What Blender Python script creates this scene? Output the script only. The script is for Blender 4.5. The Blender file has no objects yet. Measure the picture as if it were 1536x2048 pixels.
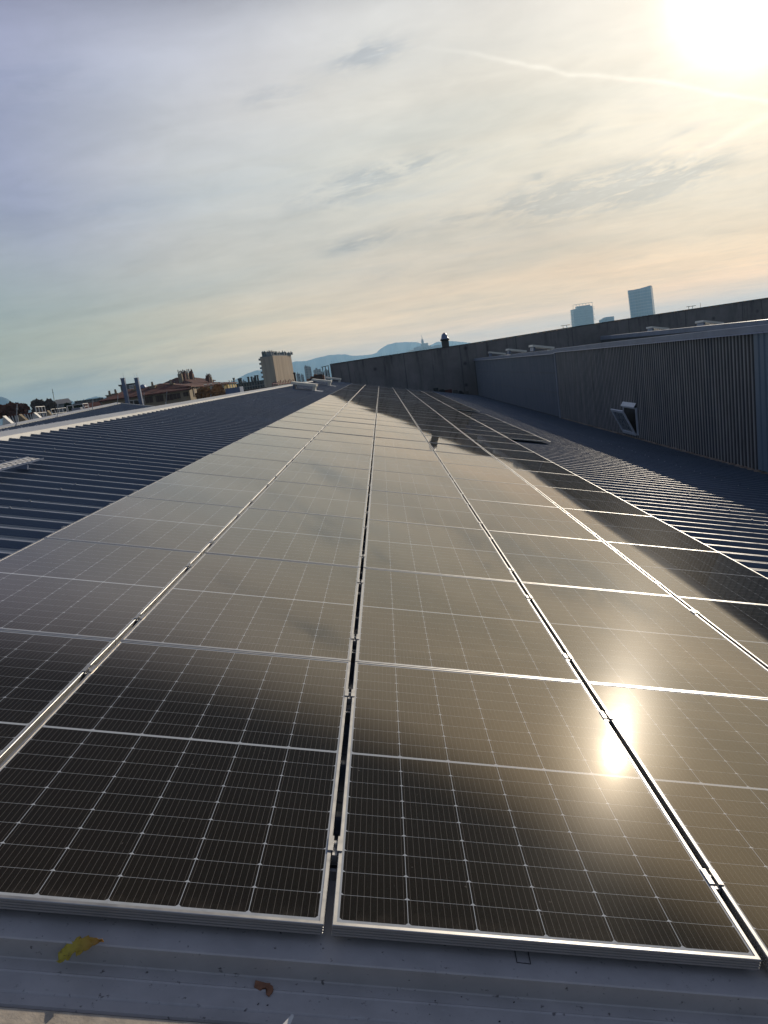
import bpy, math, random
from mathutils import Vector, Matrix
random.seed(7)
S = bpy.context.scene
COL = S.collection
R = math.radians

# ------------------------------------------------------------------ camera
RW = [[0.99068, -0.00463, -0.13616], [-0.13446, -0.19407, -0.97173], [-0.02192, 0.98098, -0.19288]]
CP = Vector((0.329015, -1.631021, 1.381964))
F = 1444.231
cd = bpy.data.cameras.new('camera'); cam = bpy.data.objects.new('camera', cd); COL.objects.link(cam)
cd.lens = F / 2048 * 36; cd.sensor_width = 36; cd.clip_start = 0.05; cd.clip_end = 30000
m = Matrix(((RW[0][0], -RW[1][0], -RW[2][0], CP.x), (RW[0][1], -RW[1][1], -RW[2][1], CP.y),
            (RW[0][2], -RW[1][2], -RW[2][2], CP.z), (0, 0, 0, 1)))
cam.matrix_world = m
S.camera = cam

def ray(x, y):                       # direction of a point of the photograph (1536 x 2048)
    a, b = (x - 768) / F, (y - 1024) / F
    return Vector([RW[0][i] * a + RW[1][i] * b + RW[2][i] for i in range(3)]).normalized()
def at(x, y, D):                     # at horizontal distance D
    d = ray(x, y); return CP + d * (D / math.hypot(d.x, d.y))
def at_x(x, y, X):
    d = ray(x, y); return CP + d * ((X - CP.x) / d.x)
def at_y(x, y, Y):
    d = ray(x, y); return CP + d * ((Y - CP.y) / d.y)

# ------------------------------------------------------------------ world, sun, exposure
SUN_EL, SUN_AZ = R(19.7), R(27.3)
SD = Vector((math.sin(SUN_AZ) * math.cos(SUN_EL), math.cos(SUN_AZ) * math.cos(SUN_EL), math.sin(SUN_EL)))
W = bpy.data.worlds.new('World'); S.world = W; W.use_nodes = True
nt = W.node_tree; nt.nodes.clear()
class NB:
    """tiny node builder"""
    def __init__(s, nt): s.nt = nt
    def n(s, t, **k):
        o = s.nt.nodes.new(t)
        for a, b in k.items(): setattr(o, a, b)
        return o
    def lk(s, v, sock):
        if isinstance(v, bpy.types.NodeSocket): s.nt.links.new(v, sock)
        elif v is not None: sock.default_value = v
    def m(s, op, a, b=None, c=None, clamp=False):
        o = s.n('ShaderNodeMath', operation=op, use_clamp=clamp)
        s.lk(a, o.inputs[0])
        if b is not None: s.lk(b, o.inputs[1])
        if c is not None: s.lk(c, o.inputs[2])
        return o.outputs[0]
    def vm(s, op, a, b=None):
        o = s.n('ShaderNodeVectorMath', operation=op)
        s.lk(a, o.inputs[0])
        if b is not None: s.lk(b, o.inputs[1])
        return o.outputs['Value'] if op in ('DOT_PRODUCT', 'LENGTH') else o.outputs[0]
    def mix(s, f, a, b, blend='MIX'):
        o = s.n('ShaderNodeMix', data_type='RGBA', blend_type=blend)
        s.lk(f, o.inputs[0])
        for v, i in ((a, 6), (b, 7)):
            if isinstance(v, tuple): v = (*v, 1) if len(v) == 3 else v
            s.lk(v, o.inputs[i])
        return o.outputs[2]
    def ramp(s, f, stops, interp='LINEAR'):
        o = s.n('ShaderNodeValToRGB'); s.lk(f, o.inputs[0]); cr = o.color_ramp; cr.interpolation = interp
        while len(cr.elements) < len(stops): cr.elements.new(0.5)
        for e, (p, c) in zip(cr.elements, stops):
            e.position = p; e.color = (*c, 1) if isinstance(c, tuple) else (c, c, c, 1)
        return o.outputs[0]
    def noise(s, vec, scale, detail=4, rough=.5, dist=0, out=0):
        o = s.n('ShaderNodeTexNoise'); s.lk(vec, o.inputs['Vector'])
        o.inputs['Scale'].default_value = scale; o.inputs['Detail'].default_value = detail
        o.inputs['Roughness'].default_value = rough; o.inputs['Distortion'].default_value = dist
        return o.outputs[out]
    def map(s, v, a, b, c=0, d=1, smooth=False):
        o = s.n('ShaderNodeMapRange'); o.interpolation_type = 'SMOOTHSTEP' if smooth else 'LINEAR'
        s.lk(v, o.inputs[0])
        for i, q in enumerate((a, b, c, d)): o.inputs[i + 1].default_value = q
        return o.outputs[0]
    def comb(s, x, y, z):
        o = s.n('ShaderNodeCombineXYZ')
        for i, q in enumerate((x, y, z)): s.lk(q, o.inputs[i])
        return o.outputs[0]
    def sep(s, v):
        o = s.n('ShaderNodeSeparateXYZ'); s.lk(v, o.inputs[0]); return o.outputs

def make_sky():
    b = NB(nt)
    D = b.n('ShaderNodeTexCoord').outputs['Generated']
    x, y, z = b.sep(D)
    el = b.m('MULTIPLY', b.m('ARCSINE', z), 57.2958)
    az = b.m('MULTIPLY', b.m('ARCTAN2', x, y), 57.2958)
    mu = b.vm('DOT_PRODUCT', D, tuple(SD))
    th = b.m('MULTIPLY', b.m('ARCCOSINE', b.m('MINIMUM', mu, 0.999999)), 57.2958)
    t = b.m('DIVIDE', th, 180)
    sky = b.n('ShaderNodeTexSky'); sky.sky_type = 'NISHITA'; sky.sun_disc = False
    sky.sun_elevation = SUN_EL; sky.sun_rotation = SUN_AZ; sky.altitude = 30; sky.air_density = 1.2; sky.dust_density = 2.5
    nish = b.vm('MULTIPLY', sky.outputs[0], (.06, .06, .06))
    # cloud plane coordinates
    k = b.m('DIVIDE', 1, b.m('ADD', b.m('MAXIMUM', z, 0), .1))
    px, py = b.m('MULTIPLY', x, k), b.m('MULTIPLY', y, k)
    # streaks run mostly across the sun's bearing
    ca, sa = math.cos(R(12)), math.sin(R(12))
    qx = b.m('SUBTRACT', b.m('MULTIPLY', px, ca), b.m('MULTIPLY', py, sa))
    qy = b.m('ADD', b.m('MULTIPLY', px, sa), b.m('MULTIPLY', py, ca))
    P = b.comb(b.m('MULTIPLY', qx, .45), qy, 0)
    P2 = b.comb(qx, b.m('MULTIPLY', qy, 1.2), 3)
    n1 = b.noise(P, 2.2, 7, .58, .6)
    n2 = b.noise(P2, 4.5, 6, .62, .4)
    n3 = b.noise(P, .9, 4, .5, .3)
    high = b.ramp(t, [(0, (.97, .93, .86)), (.06, (.78, .765, .74)), (.13, (.73, .735, .75)), (.20, (.525, .54, .68)),
                      (.27, (.37, .395, .61)), (.33, (.275, .325, .53)), (.62, (.25, .32, .48)), (.86, (.075, .10, .17))])
    low = b.ramp(t, [(0, (.90, .82, .68)), (.10, (.60, .485, .365)), (.16, (.70, .595, .465)), (.21, (.66, .605, .49)),
                     (.27, (.45, .49, .43)), (.32, (.34, .43, .415)), (.62, (.33, .38, .43)), (.86, (.07, .075, .09))])
    mid = b.ramp(t, [(0, (.92, .87, .75)), (.08, (.78, .73, .61)), (.15, (.79, .76, .665)), (.21, (.645, .655, .645)),
                     (.27, (.405, .43, .575)), (.33, (.30, .36, .48)), (.62, (.30, .36, .47)), (.86, (.06, .075, .11))])
    c = b.mix(b.map(el, 5, 15, 0, 1, True), low, mid)
    c = b.mix(b.map(el, 12, 30, 0, 1, True), c, high)
    c = b.mix(.12, c, nish)
    # dark zone added above the view, strongest sunward, to darken near panel reflections
    ov = b.map(el, 22.8, 29.5, 0, 1, True); fr = b.map(th, 75, 40, .45, 1, True)
    c = b.mix(b.m('MULTIPLY', ov, fr), c, (.050, .052, .080))
    # thin veil: brighter and bluer patches
    v = b.map(n1, .35, .68, -1, 1)
    v2 = b.map(n3, .35, .65, -1, 1)
    v3 = b.map(n2, .35, .65, -1, 1)
    dens = b.m('ADD', b.m('ADD', b.m('MULTIPLY', v, .075), b.m('MULTIPLY', v2, .06)), b.m('MULTIPLY', v3, .04))
    gain = b.m('ADD', 1, dens)
    c = b.vm('MULTIPLY', c, b.comb(b.m('ADD', gain, b.m('MULTIPLY', v2, .03)), gain, b.m('SUBTRACT', gain, b.m('MULTIPLY', v2, .03))))
    # darker grey cloud scraps
    tot = None
    for (bx, by, wx, wy, s) in ((1170, 388, 190, 40, 1.0), (1320, 360, 130, 34, .9), (1075, 352, 26, 12, .6), (775, 343, 130, 22, .9), (735, 110, 75, 26, .8),
                                (545, 190, 75, 22, .4), (660, 400, 110, 24, .5), (740, 480, 70, 18, .5), (690, 495, 60, 16, .35), (1130, 270, 80, 18, .35),
                                (1370, 262, 40, 10, .35), (760, 552, 60, 14, .35), (950, 425, 150, 22, .45), (1290, 505, 160, 14, .25), (60, 170, 150, 60, .25), (200, 420, 170, 30, .2), (200, 745, 190, 16, .5)):
        d0 = ray(bx, by); a0 = math.degrees(math.atan2(d0.x, d0.y)); e0 = math.degrees(math.asin(d0.z))
        d1 = ray(bx + wx, by); d2 = ray(bx, by - wy)
        wa = abs(math.degrees(math.atan2(d1.x, d1.y)) - a0); we = abs(math.degrees(math.asin(d2.z)) - e0)
        tl = .07
        da = b.m('DIVIDE', b.m('SUBTRACT', az, a0), wa)
        de = b.m('DIVIDE', b.m('SUBTRACT', b.m('SUBTRACT', el, e0), b.m('MULTIPLY', b.m('SUBTRACT', az, a0), tl)), we)
        g = b.m('MULTIPLY', b.m('EXPONENT', b.m('MULTIPLY', b.m('ADD', b.m('MULTIPLY', da, da), b.m('MULTIPLY', de, de)), -1)), s)
        tot = g if tot is None else b.m('ADD', tot, g)
    AE = b.comb(b.m('MULTIPLY', az, .055), b.m('SUBTRACT', b.m('MULTIPLY', el, .22), b.m('MULTIPLY', az, .022)), 0)
    n4 = b.noise(AE, 3.4, 10, .66, .5)
    n5 = b.noise(b.vm('MULTIPLY', AE, (1, 1.6, 1)), 9, 8, .65, .4)
    scr = b.map(b.m('ADD', b.m('MULTIPLY', n4, .7), b.m('MULTIPLY', n5, .3)), .40, .62, 0, 1, True)
    f = b.m('MINIMUM', b.m('MULTIPLY', tot, b.m('MULTIPLY', scr, 1.7)), 1.0)
    band = b.m('MULTIPLY', b.map(el, 3, 9, 0, 1, True), b.map(el, 26, 14, 0, 1, True))
    f = b.m('MINIMUM', b.m('ADD', f, b.m('MULTIPLY', b.m('MULTIPLY', b.map(n1, .50, .74, 0, .7), band), b.map(az, -25, 5, 0.25, 1))), .9)
    c = b.mix(f, c, b.vm('MULTIPLY', c, (.68, .725, .80)))
    # bright rims next to scraps
    rim = b.m('MULTIPLY', b.m('MULTIPLY', b.map(n5, .52, .72, 0, 1, True), b.m('MINIMUM', tot, 1)), .12)
    c = b.vm('ADD', c, b.comb(rim, rim, b.m('MULTIPLY', rim, .92)))
    # vapour trails
    def trail(p, q, w, s, f0, wob):
        a, e = ray(*p), ray(*q); N = a.cross(e).normalized(); T = N.cross(a).normalized()
        L = math.atan2(e.dot(T), e.dot(a))
        u = b.m('ARCTAN2', b.vm('DOT_PRODUCT', D, tuple(T)), b.vm('DOT_PRODUCT', D, tuple(a)))
        nw = b.noise(b.comb(u, 0, f0), 9, 3, .5)
        off = b.m('MULTIPLY', b.m('SUBTRACT', nw, .5), wob)
        dd = b.m('DIVIDE', b.m('ADD', b.vm('DOT_PRODUCT', D, tuple(N)), off), w)
        g = b.m('EXPONENT', b.m('MULTIPLY', b.m('MULTIPLY', dd, dd), -1))
        r = b.m('MULTIPLY', b.map(u, -.02, L * .3, 0, 1, True), b.map(u, L * 1.2, L * 1.0, 0, 1))
        br = b.map(b.noise(b.comb(u, 0, f0 + 4), 30, 4, .6), .3, .65, .35, 1)
        return b.m('MULTIPLY', b.m('MULTIPLY', b.m('MULTIPLY', g, r), br), s)
    tr = b.m('ADD', trail((840, 96), (1600, 212), .0026, .17, 1, .022), trail((1385, 312), (1600, 196), .0045, .13, 2, .01))
    c = b.vm('ADD', c, b.comb(tr, b.m('MULTIPLY', tr, .97), b.m('MULTIPLY', tr, .88)))
    # aureole of the sun behind thin cloud
    a1 = b.m('MULTIPLY', b.m('EXPONENT', b.m('MULTIPLY', b.m('POWER', b.m('DIVIDE', th, 4.1), 4), -1)), .85)
    a2 = b.m('MULTIPLY', b.m('EXPONENT', b.m('DIVIDE', th, -5.5)), .11)
    a3 = b.m('ADD', a1, a2)
    c = b.vm('ADD', c, b.comb(a3, b.m('MULTIPLY', a3, .95), b.m('MULTIPLY', a3, .82)))
    gl = b.m('MULTIPLY', b.map(el, 8, .8, 0, 1, True), b.ramp(t, [(0, .85), (.2, .85), (.33, .7), (1, .5)]))
    c = b.vm('MULTIPLY', c, b.comb(b.m('ADD', 1, b.m('MULTIPLY', gl, .80)), b.m('ADD', 1, b.m('MULTIPLY', gl, .42)), b.m('ADD', 1, b.m('MULTIPLY', gl, -.05))))
    c = b.mix(b.map(el, -1, -4, 0, 1), c, (.10, .10, .11))
    bg = b.n('ShaderNodeBackground'); bg.inputs['Strength'].default_value = 1.0
    b.lk(c, bg.inputs['Color'])
    o = b.n('ShaderNodeOutputWorld'); nt.links.new(bg.outputs[0], o.inputs[0])
make_sky()
W.cycles.sampling_method = 'MANUAL'; W.cycles.sample_map_resolution = 512

ld = bpy.data.lights.new('sun', 'SUN'); ld.energy = 3.2; ld.angle = R(.53); ld.color = (1, .87, .70)
sun = bpy.data.objects.new('sun', ld); COL.objects.link(sun)
sun.rotation_euler = SD.to_track_quat('Z', 'Y').to_euler()
S.view_settings.view_transform = 'Standard'; S.view_settings.look = 'None'
S.view_settings.exposure = 0; S.view_settings.gamma = 1
S.render.engine = 'CYCLES'
S.cycles.use_denoising = True
S.cycles.max_bounces = 6; S.cycles.volume_bounces = 1; S.cycles.diffuse_bounces = 3; S.cycles.glossy_bounces = 4
S.cycles.sample_clamp_indirect = 4; S.cycles.sample_clamp_direct = 0

# ------------------------------------------------------------------ helpers
class MB:
    def __init__(s): s.v = []; s.f = []
    def add(s, vs, fs):
        o = len(s.v); s.v += [tuple(p) for p in vs]; s.f += [tuple(i + o for i in q) for q in fs]; return s
    def quad(s, a, b, c, d): return s.add((a, b, c, d), ((0, 1, 2, 3),))
    def box(s, x0, x1, y0, y1, z0, z1):
        return s.add([(x0, y0, z0), (x1, y0, z0), (x1, y1, z0), (x0, y1, z0), (x0, y0, z1), (x1, y0, z1), (x1, y1, z1), (x0, y1, z1)],
                     [(0, 3, 2, 1), (4, 5, 6, 7), (0, 1, 5, 4), (1, 2, 6, 5), (2, 3, 7, 6), (3, 0, 4, 7)])
    def prism(s, pts, z0, z1):           # footprint polygon, ccw; z may be a list
        n = len(pts); a = z0 if isinstance(z0, (list, tuple)) else [z0] * n; c = z1 if isinstance(z1, (list, tuple)) else [z1] * n
        return s.add([(p[0], p[1], a[i]) for i, p in enumerate(pts)] + [(p[0], p[1], c[i]) for i, p in enumerate(pts)],
                     [tuple(range(n - 1, -1, -1)), tuple(range(n, 2 * n))] + [(i, (i + 1) % n, n + (i + 1) % n, n + i) for i in range(n)])
    def bar(s, a, b, r, r2=None, n=6):
        a, b = Vector(a), Vector(b); r2 = r if r2 is None else r2; d = (b - a).normalized()
        u = d.orthogonal().normalized(); w = d.cross(u)
        vs = [a + (u * math.cos(t) + w * math.sin(t)) * r for t in [2 * math.pi * i / n for i in range(n)]]
        vs += [b + (u * math.cos(t) + w * math.sin(t)) * r2 for t in [2 * math.pi * i / n for i in range(n)]]
        return s.add(vs, [(i, (i + 1) % n, n + (i + 1) % n, n + i) for i in range(n)] + [tuple(range(n - 1, -1, -1)), tuple(range(n, 2 * n))])
    def lathe(s, c, prof, n=16):
        vs = []; fs = []
        for r, z in prof:
            for i in range(n): vs.append((c[0] + r * math.cos(2 * math.pi * i / n), c[1] + r * math.sin(2 * math.pi * i / n), c[2] + z))
        for k in range(len(prof) - 1):
            for i in range(n): fs.append((k * n + i, k * n + (i + 1) % n, (k + 1) * n + (i + 1) % n, (k + 1) * n + i))
        fs.append(tuple(range(n - 1, -1, -1))); fs.append(tuple(range((len(prof) - 1) * n, len(prof) * n)))
        return s.add(vs, fs)
    def mesh(s, name, mat):
        me = bpy.data.meshes.new(name); me.from_pydata(s.v, [], s.f); me.update()
        if mat: me.materials.append(mat)
        return me
    def build(s, name, mat, parent=None, smooth=False):
        me = s.mesh(name, mat)
        if smooth: me.polygons.foreach_set('use_smooth', [True] * len(me.polygons))
        o = bpy.data.objects.new(name, me); COL.objects.link(o)
        if parent: o.parent = parent
        return o
def tag(o, label=None, cat=None, group=None, kind=None):
    for k, v in (('label', label), ('category', cat), ('group', group), ('kind', kind)):
        if v: o[k] = v
    return o
def thing(name, label, cat, loc=(0, 0, 0), group=None, rot=(0, 0, 0)):
    o = bpy.data.objects.new(name, None); COL.objects.link(o); o.location = loc; o.rotation_euler = rot
    o.empty_display_size = .2
    return tag(o, label, cat, group)
ORD = 'front second third fourth fifth sixth seventh eighth ninth tenth eleventh twelfth thirteenth fourteenth fifteenth sixteenth seventeenth eighteenth nineteenth'.split()
CO = 'first second third fourth fifth sixth'.split()

# ------------------------------------------------------------------ materials
def mk(name, col, rough=.6, metal=0, var=.15, scale=3, spec=.5, bump=0, bscale=40, stretch=(1, 1, 1), col2=None, coat=0):
    M = bpy.data.materials.new(name); M.use_nodes = True; t = M.node_tree; b = NB(t)
    p = t.nodes['Principled BSDF']
    oc = b.n('ShaderNodeTexCoord').outputs['Object']
    if stretch != (1, 1, 1): oc = b.vm('MULTIPLY', oc, stretch)
    n = b.noise(oc, scale, 6, .6)
    c2 = col2 or tuple(max(0, c * (1 - var * 1.6)) for c in col); c1 = tuple(min(1, c * (1 + var * .6)) for c in col)
    b.lk(b.mix(b.map(n, .32, .68), c2, c1), p.inputs['Base Color'])
    b.lk(b.map(b.noise(oc, scale * 3.1, 4, .6), .3, .7, max(0.02, rough - .08), min(1, rough + .08)), p.inputs['Roughness'])
    p.inputs['Metallic'].default_value = metal; p.inputs['Specular IOR Level'].default_value = spec
    if coat: p.inputs['Coat Weight'].default_value = coat; p.inputs['Coat Roughness'].default_value = .15
    if bump:
        bp = b.n('ShaderNodeBump'); bp.inputs['Strength'].default_value = bump; bp.inputs['Distance'].default_value = .01
        b.lk(b.noise(oc, bscale, 5, .6), bp.inputs['Height']); b.lk(bp.outputs[0], p.inputs['Normal'])
    return M
M_navy = mk('navy_coated_steel', (.088, .118, .158), .36, 0, .12, .6, .5, .02, 3)
M_crest = mk('sunlit_rib_crest', (.235, .255, .285), .32, 0, .2, 4)  # paler rib tops: the bright sunlit lines are put into the colour
M_grey_flash = mk('grey_coated_steel', (.115, .125, .155), .42, 0, .16, 9, .5)
M_white_flash = mk('white_flashing', (.52, .52, .50), .45, 0, .08, 1.5)
M_trim = mk('pale_blue_grey_trim', (.27, .30, .37), .4, 0, .12, 1.2)
M_alu = mk('anodised_aluminium', (.46, .46, .455), .46, .9, .03, 6)
M_steel = mk('galvanised_steel', (.55, .56, .58), .4, .8, .2, 25)
M_black = mk('black_rubber', (.012, .012, .014), .6, 0, .2, 20)
M_conc = mk('weathered_concrete', (.125, .118, .108), .9, 0, .30, .35, .3, .25, 6, stretch=(1, 1, .55))
M_mortar = mk('mortar', (.24, .19, .15), .95, 0, .35, 3, .2, .5, 12)
M_vent = mk('cream_plastic', (.72, .70, .62), .4, 0, .06, 3)
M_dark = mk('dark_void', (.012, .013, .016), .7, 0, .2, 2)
M_post = mk('blue_grey_metal', (.17, .215, .32), .4, .2, .1, 2)
M_tile = mk('red_roof_tiles', (.145, .058, .045), .85, 0, .35, .8, .2, .3, 3)
M_beige = mk('beige_render', (.33, .27, .19), .9, 0, .18, .25, .2)
M_ochre = mk('ochre_render', (.50, .38, .16), .9, 0, .12, .3, .2)
M_shut = mk('brown_shutters', (.07, .035, .022), .7, 0, .3, 2)
M_whitep = mk('white_paint', (.72, .71, .68), .6, 0, .08, 2)
M_blockc = mk('tower_concrete', (.44, .33, .22), .9, 0, .14, .12, .2, 0, 1, stretch=(3, 3, .3))
M_blockg = mk('grey_render', (.22, .215, .21), .9, 0, .15, .1, .2)
M_glass = mk('dark_window_glass', (.02, .024, .03), .1, 0, .2, 1)
def tower_glass(name, c1, c2):
    M = bpy.data.materials.new(name); M.use_nodes = True; t = M.node_tree; b = NB(t); p = t.nodes['Principled BSDF']
    oc = b.n('ShaderNodeTexCoord').outputs['Object']; x, y, z = b.sep(oc)
    f = b.m('LESS_THAN', b.m('FRACT', b.m('DIVIDE', z, 8.4)), .32); g_ = b.m('LESS_THAN', b.m('FRACT', b.m('DIVIDE', x, 5.5)), .22)
    c = b.mix(b.map(b.noise(oc, .03, 3, .6), .3, .7), c1, c2)
    c = b.mix(b.m('MULTIPLY', b.m('MAXIMUM', f, b.m('MULTIPLY', g_, .6)), .55), c, (.11, .15, .21))
    b.lk(c, p.inputs['Base Color']); p.inputs['Roughness'].default_value = .22; return M
M_bluegl = tower_glass('blue_tower_glazing', (.018, .05, .115), (.035, .075, .15)); M_bluegd = tower_glass('dark_tower_glazing', (.015, .03, .065), (.03, .05, .09))
M_bark = mk('bark', (.06, .045, .035), .95, 0, .3, 3)
M_leafb = mk('russet_leaves', (0.179, 0.084, 0.059), .8, 0, .45, .35, .2)
M_leafg = mk('grey_brown_leaves', (0.157, 0.13, 0.105), .8, 0, .4, .4, .2)
M_leafo = mk('amber_leaves', (0.357, 0.179, 0.063), .8, 0, .45, .4, .2)
M_leafd = mk('dark_green_leaves', (0.045, 0.063, 0.033), .8, 0, .4, .4, .2)
M_hill = mk('hill_scrub', (.10, .10, .085), 1, 0, .3, .002, .1)
M_mount = mk('mountain_rock', (.07, .075, .07), 1, 0, .12, .0006, .0)
M_ground = mk('city_ground', (.12, .12, .115), 1, 0, .35, .01, .1)
M_ledge = mk('concrete_ledge', (.50, .44, .36), .9, 0, .2, 14, .2, .3, 60)

def cells_material():
    M = bpy.data.materials.new('solar_cells_under_glass'); M.use_nodes = True; t = M.node_tree; b = NB(t); p = t.nodes['Principled BSDF']
    oc = b.n('ShaderNodeTexCoord').outputs['Object']
    x, y, z = b.sep(oc)
    PX, PY = .1835, .0925
    fx = b.m('FRACT', b.m('DIVIDE', b.m('SUBTRACT', x, .0165), PX))
    up = b.m('GREATER_THAN', y, .861)
    yy = b.m('SUBTRACT', b.m('SUBTRACT', y, .0225), b.m('MULTIPLY', up, .0120 + .8325 - .8325 + .0))
    yy = b.m('SUBTRACT', yy, b.m('MULTIPLY', up, .0))
    fy = b.m('FRACT', b.m('DIVIDE', yy, PY))
    dx = b.m('SUBTRACT', PX / 2, b.m('MULTIPLY', b.m('ABSOLUTE', b.m('SUBTRACT', fx, .5)), PX))   # distance to cell column border
    dyl = b.m('MULTIPLY', fy, PY); dyh = b.m('SUBTRACT', PY, dyl)
    g = b.m('MINIMUM', b.m('SUBTRACT', dx, .0009), b.m('MINIMUM', b.m('SUBTRACT', dyl, .0005), b.m('SUBTRACT', dyh, .0005)))
    ch = b.m('SUBTRACT', b.m('ADD', dx, dyl), .0085)
    inside = b.m('MULTIPLY', b.m('GREATER_THAN', g, 0), b.m('GREATER_THAN', ch, 0))
    # margins and mid strip
    inb = b.m('MULTIPLY', b.m('GREATER_THAN', x, .0165), b.m('LESS_THAN', x, 1.1175))
    inb = b.m('MULTIPLY', inb, b.m('MULTIPLY', b.m('GREATER_THAN', y, .0225), b.m('LESS_THAN', y, 1.6995)))
    inb = b.m('MULTIPLY', inb, b.m('GREATER_THAN', b.m('ABSOLUTE', b.m('SUBTRACT', y, .861)), .006))
    inside = b.m('MULTIPLY', inside, inb)
    fb = b.m('FRACT', b.m('MULTIPLY', fx, 10))
    bus = b.m('LESS_THAN', b.m('ABSOLUTE', b.m('SUBTRACT', fb, .5)), .030)
    fb2 = b.m('FRACT', b.m('MULTIPLY', yy, 90))
    rnd = b.n('ShaderNodeObjectInfo').outputs['Random']
    cellc = b.mix(rnd, (.0035, .0034, .0046), (.0052, .0047, .0052))
    cellc = b.mix(b.map(b.noise(b.vm('ADD', oc, b.comb(b.m('MULTIPLY', rnd, 90), 0, 0)), 2.2, 2, .5), .35, .65), cellc, (.0062, .0052, .0048))
    c = b.mix(bus, cellc, (.13, .12, .11))
    c = b.mix(inside, (.50, .54, .58), c)
    b.lk(c, p.inputs['Base Color'])
    p.inputs['IOR'].default_value = 2.15; p.inputs['Specular IOR Level'].default_value = .5; p.inputs['Specular Tint'].default_value = (1, .73, .38, 1)   # warm anti-reflective coat
    p.inputs['Coat Weight'].default_value = .065; p.inputs['Coat IOR'].default_value = 1.3; p.inputs['Coat Roughness'].default_value = .23
    edge = b.m('MULTIPLY', b.map(y, .075, .012, 0, 1), b.map(b.noise(b.vm('ADD', oc, b.comb(0, 0, b.m('MULTIPLY', rnd, 30))), 26, 5, .65), .42, .75))
    c = b.mix(b.m('MULTIPLY', edge, .30), c, (.16, .14, .115))
    spot = b.map(b.noise(b.vm('ADD', oc, b.comb(b.m('MULTIPLY', rnd, 70), 0, 5)), 34, 3, .5), .735, .76, 0, .5)
    c = b.mix(spot, c, (.16, .15, .135)); b.lk(c, p.inputs['Base Color'])
    # faint dust film and prismatic glass texture
    dn = b.noise(b.vm('ADD', oc, b.comb(0, b.m('MULTIPLY', rnd, 50), 0)), 3.5, 6, .65)
    b.lk(b.map(dn, .3, .7, .024, .038), p.inputs['Roughness'])
    bp = b.n('ShaderNodeBump'); bp.inputs['Strength'].default_value = .04; bp.inputs['Distance'].default_value = .0003
    b.lk(b.noise(oc, 260, 2, .6), bp.inputs['Height']); b.lk(bp.outputs[0], p.inputs['Coat Normal'])
    b.lk(bp.outputs[0], p.inputs['Normal'])
    return M
M_cells = cells_material()

def corrugated_material(name, c1, c2, c3, rough, purlins, crest=None):
    M = bpy.data.materials.new(name); M.use_nodes = True; t = M.node_tree; b = NB(t); p = t.nodes['Principled BSDF']
    oc = b.n('ShaderNodeTexCoord').outputs['Object']; x, y, z = b.sep(oc)
    n = b.noise(b.comb(0, b.m('MULTIPLY', y, 1.1), b.m('MULTIPLY', z, .12)), 1.0, 4, .6)
    n2 = b.noise(b.comb(0, b.m('MULTIPLY', y, 5), b.m('MULTIPLY', z, .5)), 1.0, 5, .6)
    c = b.mix(b.map(n, .35, .65), c1, c2)
    c = b.mix(b.map(n2, .45, .75, 0, .7), c, c3)
    for zz in purlins:
        f = b.m('LESS_THAN', b.m('ABSOLUTE', b.m('SUBTRACT', z, zz)), .035)
        c = b.mix(b.m('MULTIPLY', f, .55), c, (.085, .080, .080))
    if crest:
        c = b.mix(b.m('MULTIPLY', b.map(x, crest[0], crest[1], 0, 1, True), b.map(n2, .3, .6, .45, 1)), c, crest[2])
    b.lk(c, p.inputs['Base Color']); p.inputs['Roughness'].default_value = rough; p.inputs['Specular IOR Level'].default_value = .45
    b.lk(b.map(n2, .3, .7, rough - .08, rough + .1), p.inputs['Roughness'])
    return M
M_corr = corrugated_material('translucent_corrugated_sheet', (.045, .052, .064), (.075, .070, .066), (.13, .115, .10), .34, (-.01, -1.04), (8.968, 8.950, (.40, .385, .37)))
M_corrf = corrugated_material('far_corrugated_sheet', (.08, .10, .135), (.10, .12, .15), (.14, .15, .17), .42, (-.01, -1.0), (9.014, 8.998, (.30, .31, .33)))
M_ribsheet = corrugated_material('ribbed_metal_sheet', (.15, .20, .25), (.18, .23, .28), (.22, .26, .31), .42, ())

# ------------------------------------------------------------------ roof frame (u right-down, v along, n off the slope)
SL = R(13.43); CS, SN = math.cos(SL), math.sin(SL)
def rf(u, v, n): return Vector((u * CS + n * SN, v, -u * SN + n * CS))
PAN = -.125; RIB = -.085

# ---- the setting
g = MB(); g.quad((-14000, -6000, -10.2), (14000, -6000, -10.2), (14000, 14000, -10.2), (-14000, 14000, -10.2))
tag(g.build('ground', M_ground), kind='structure')

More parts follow.
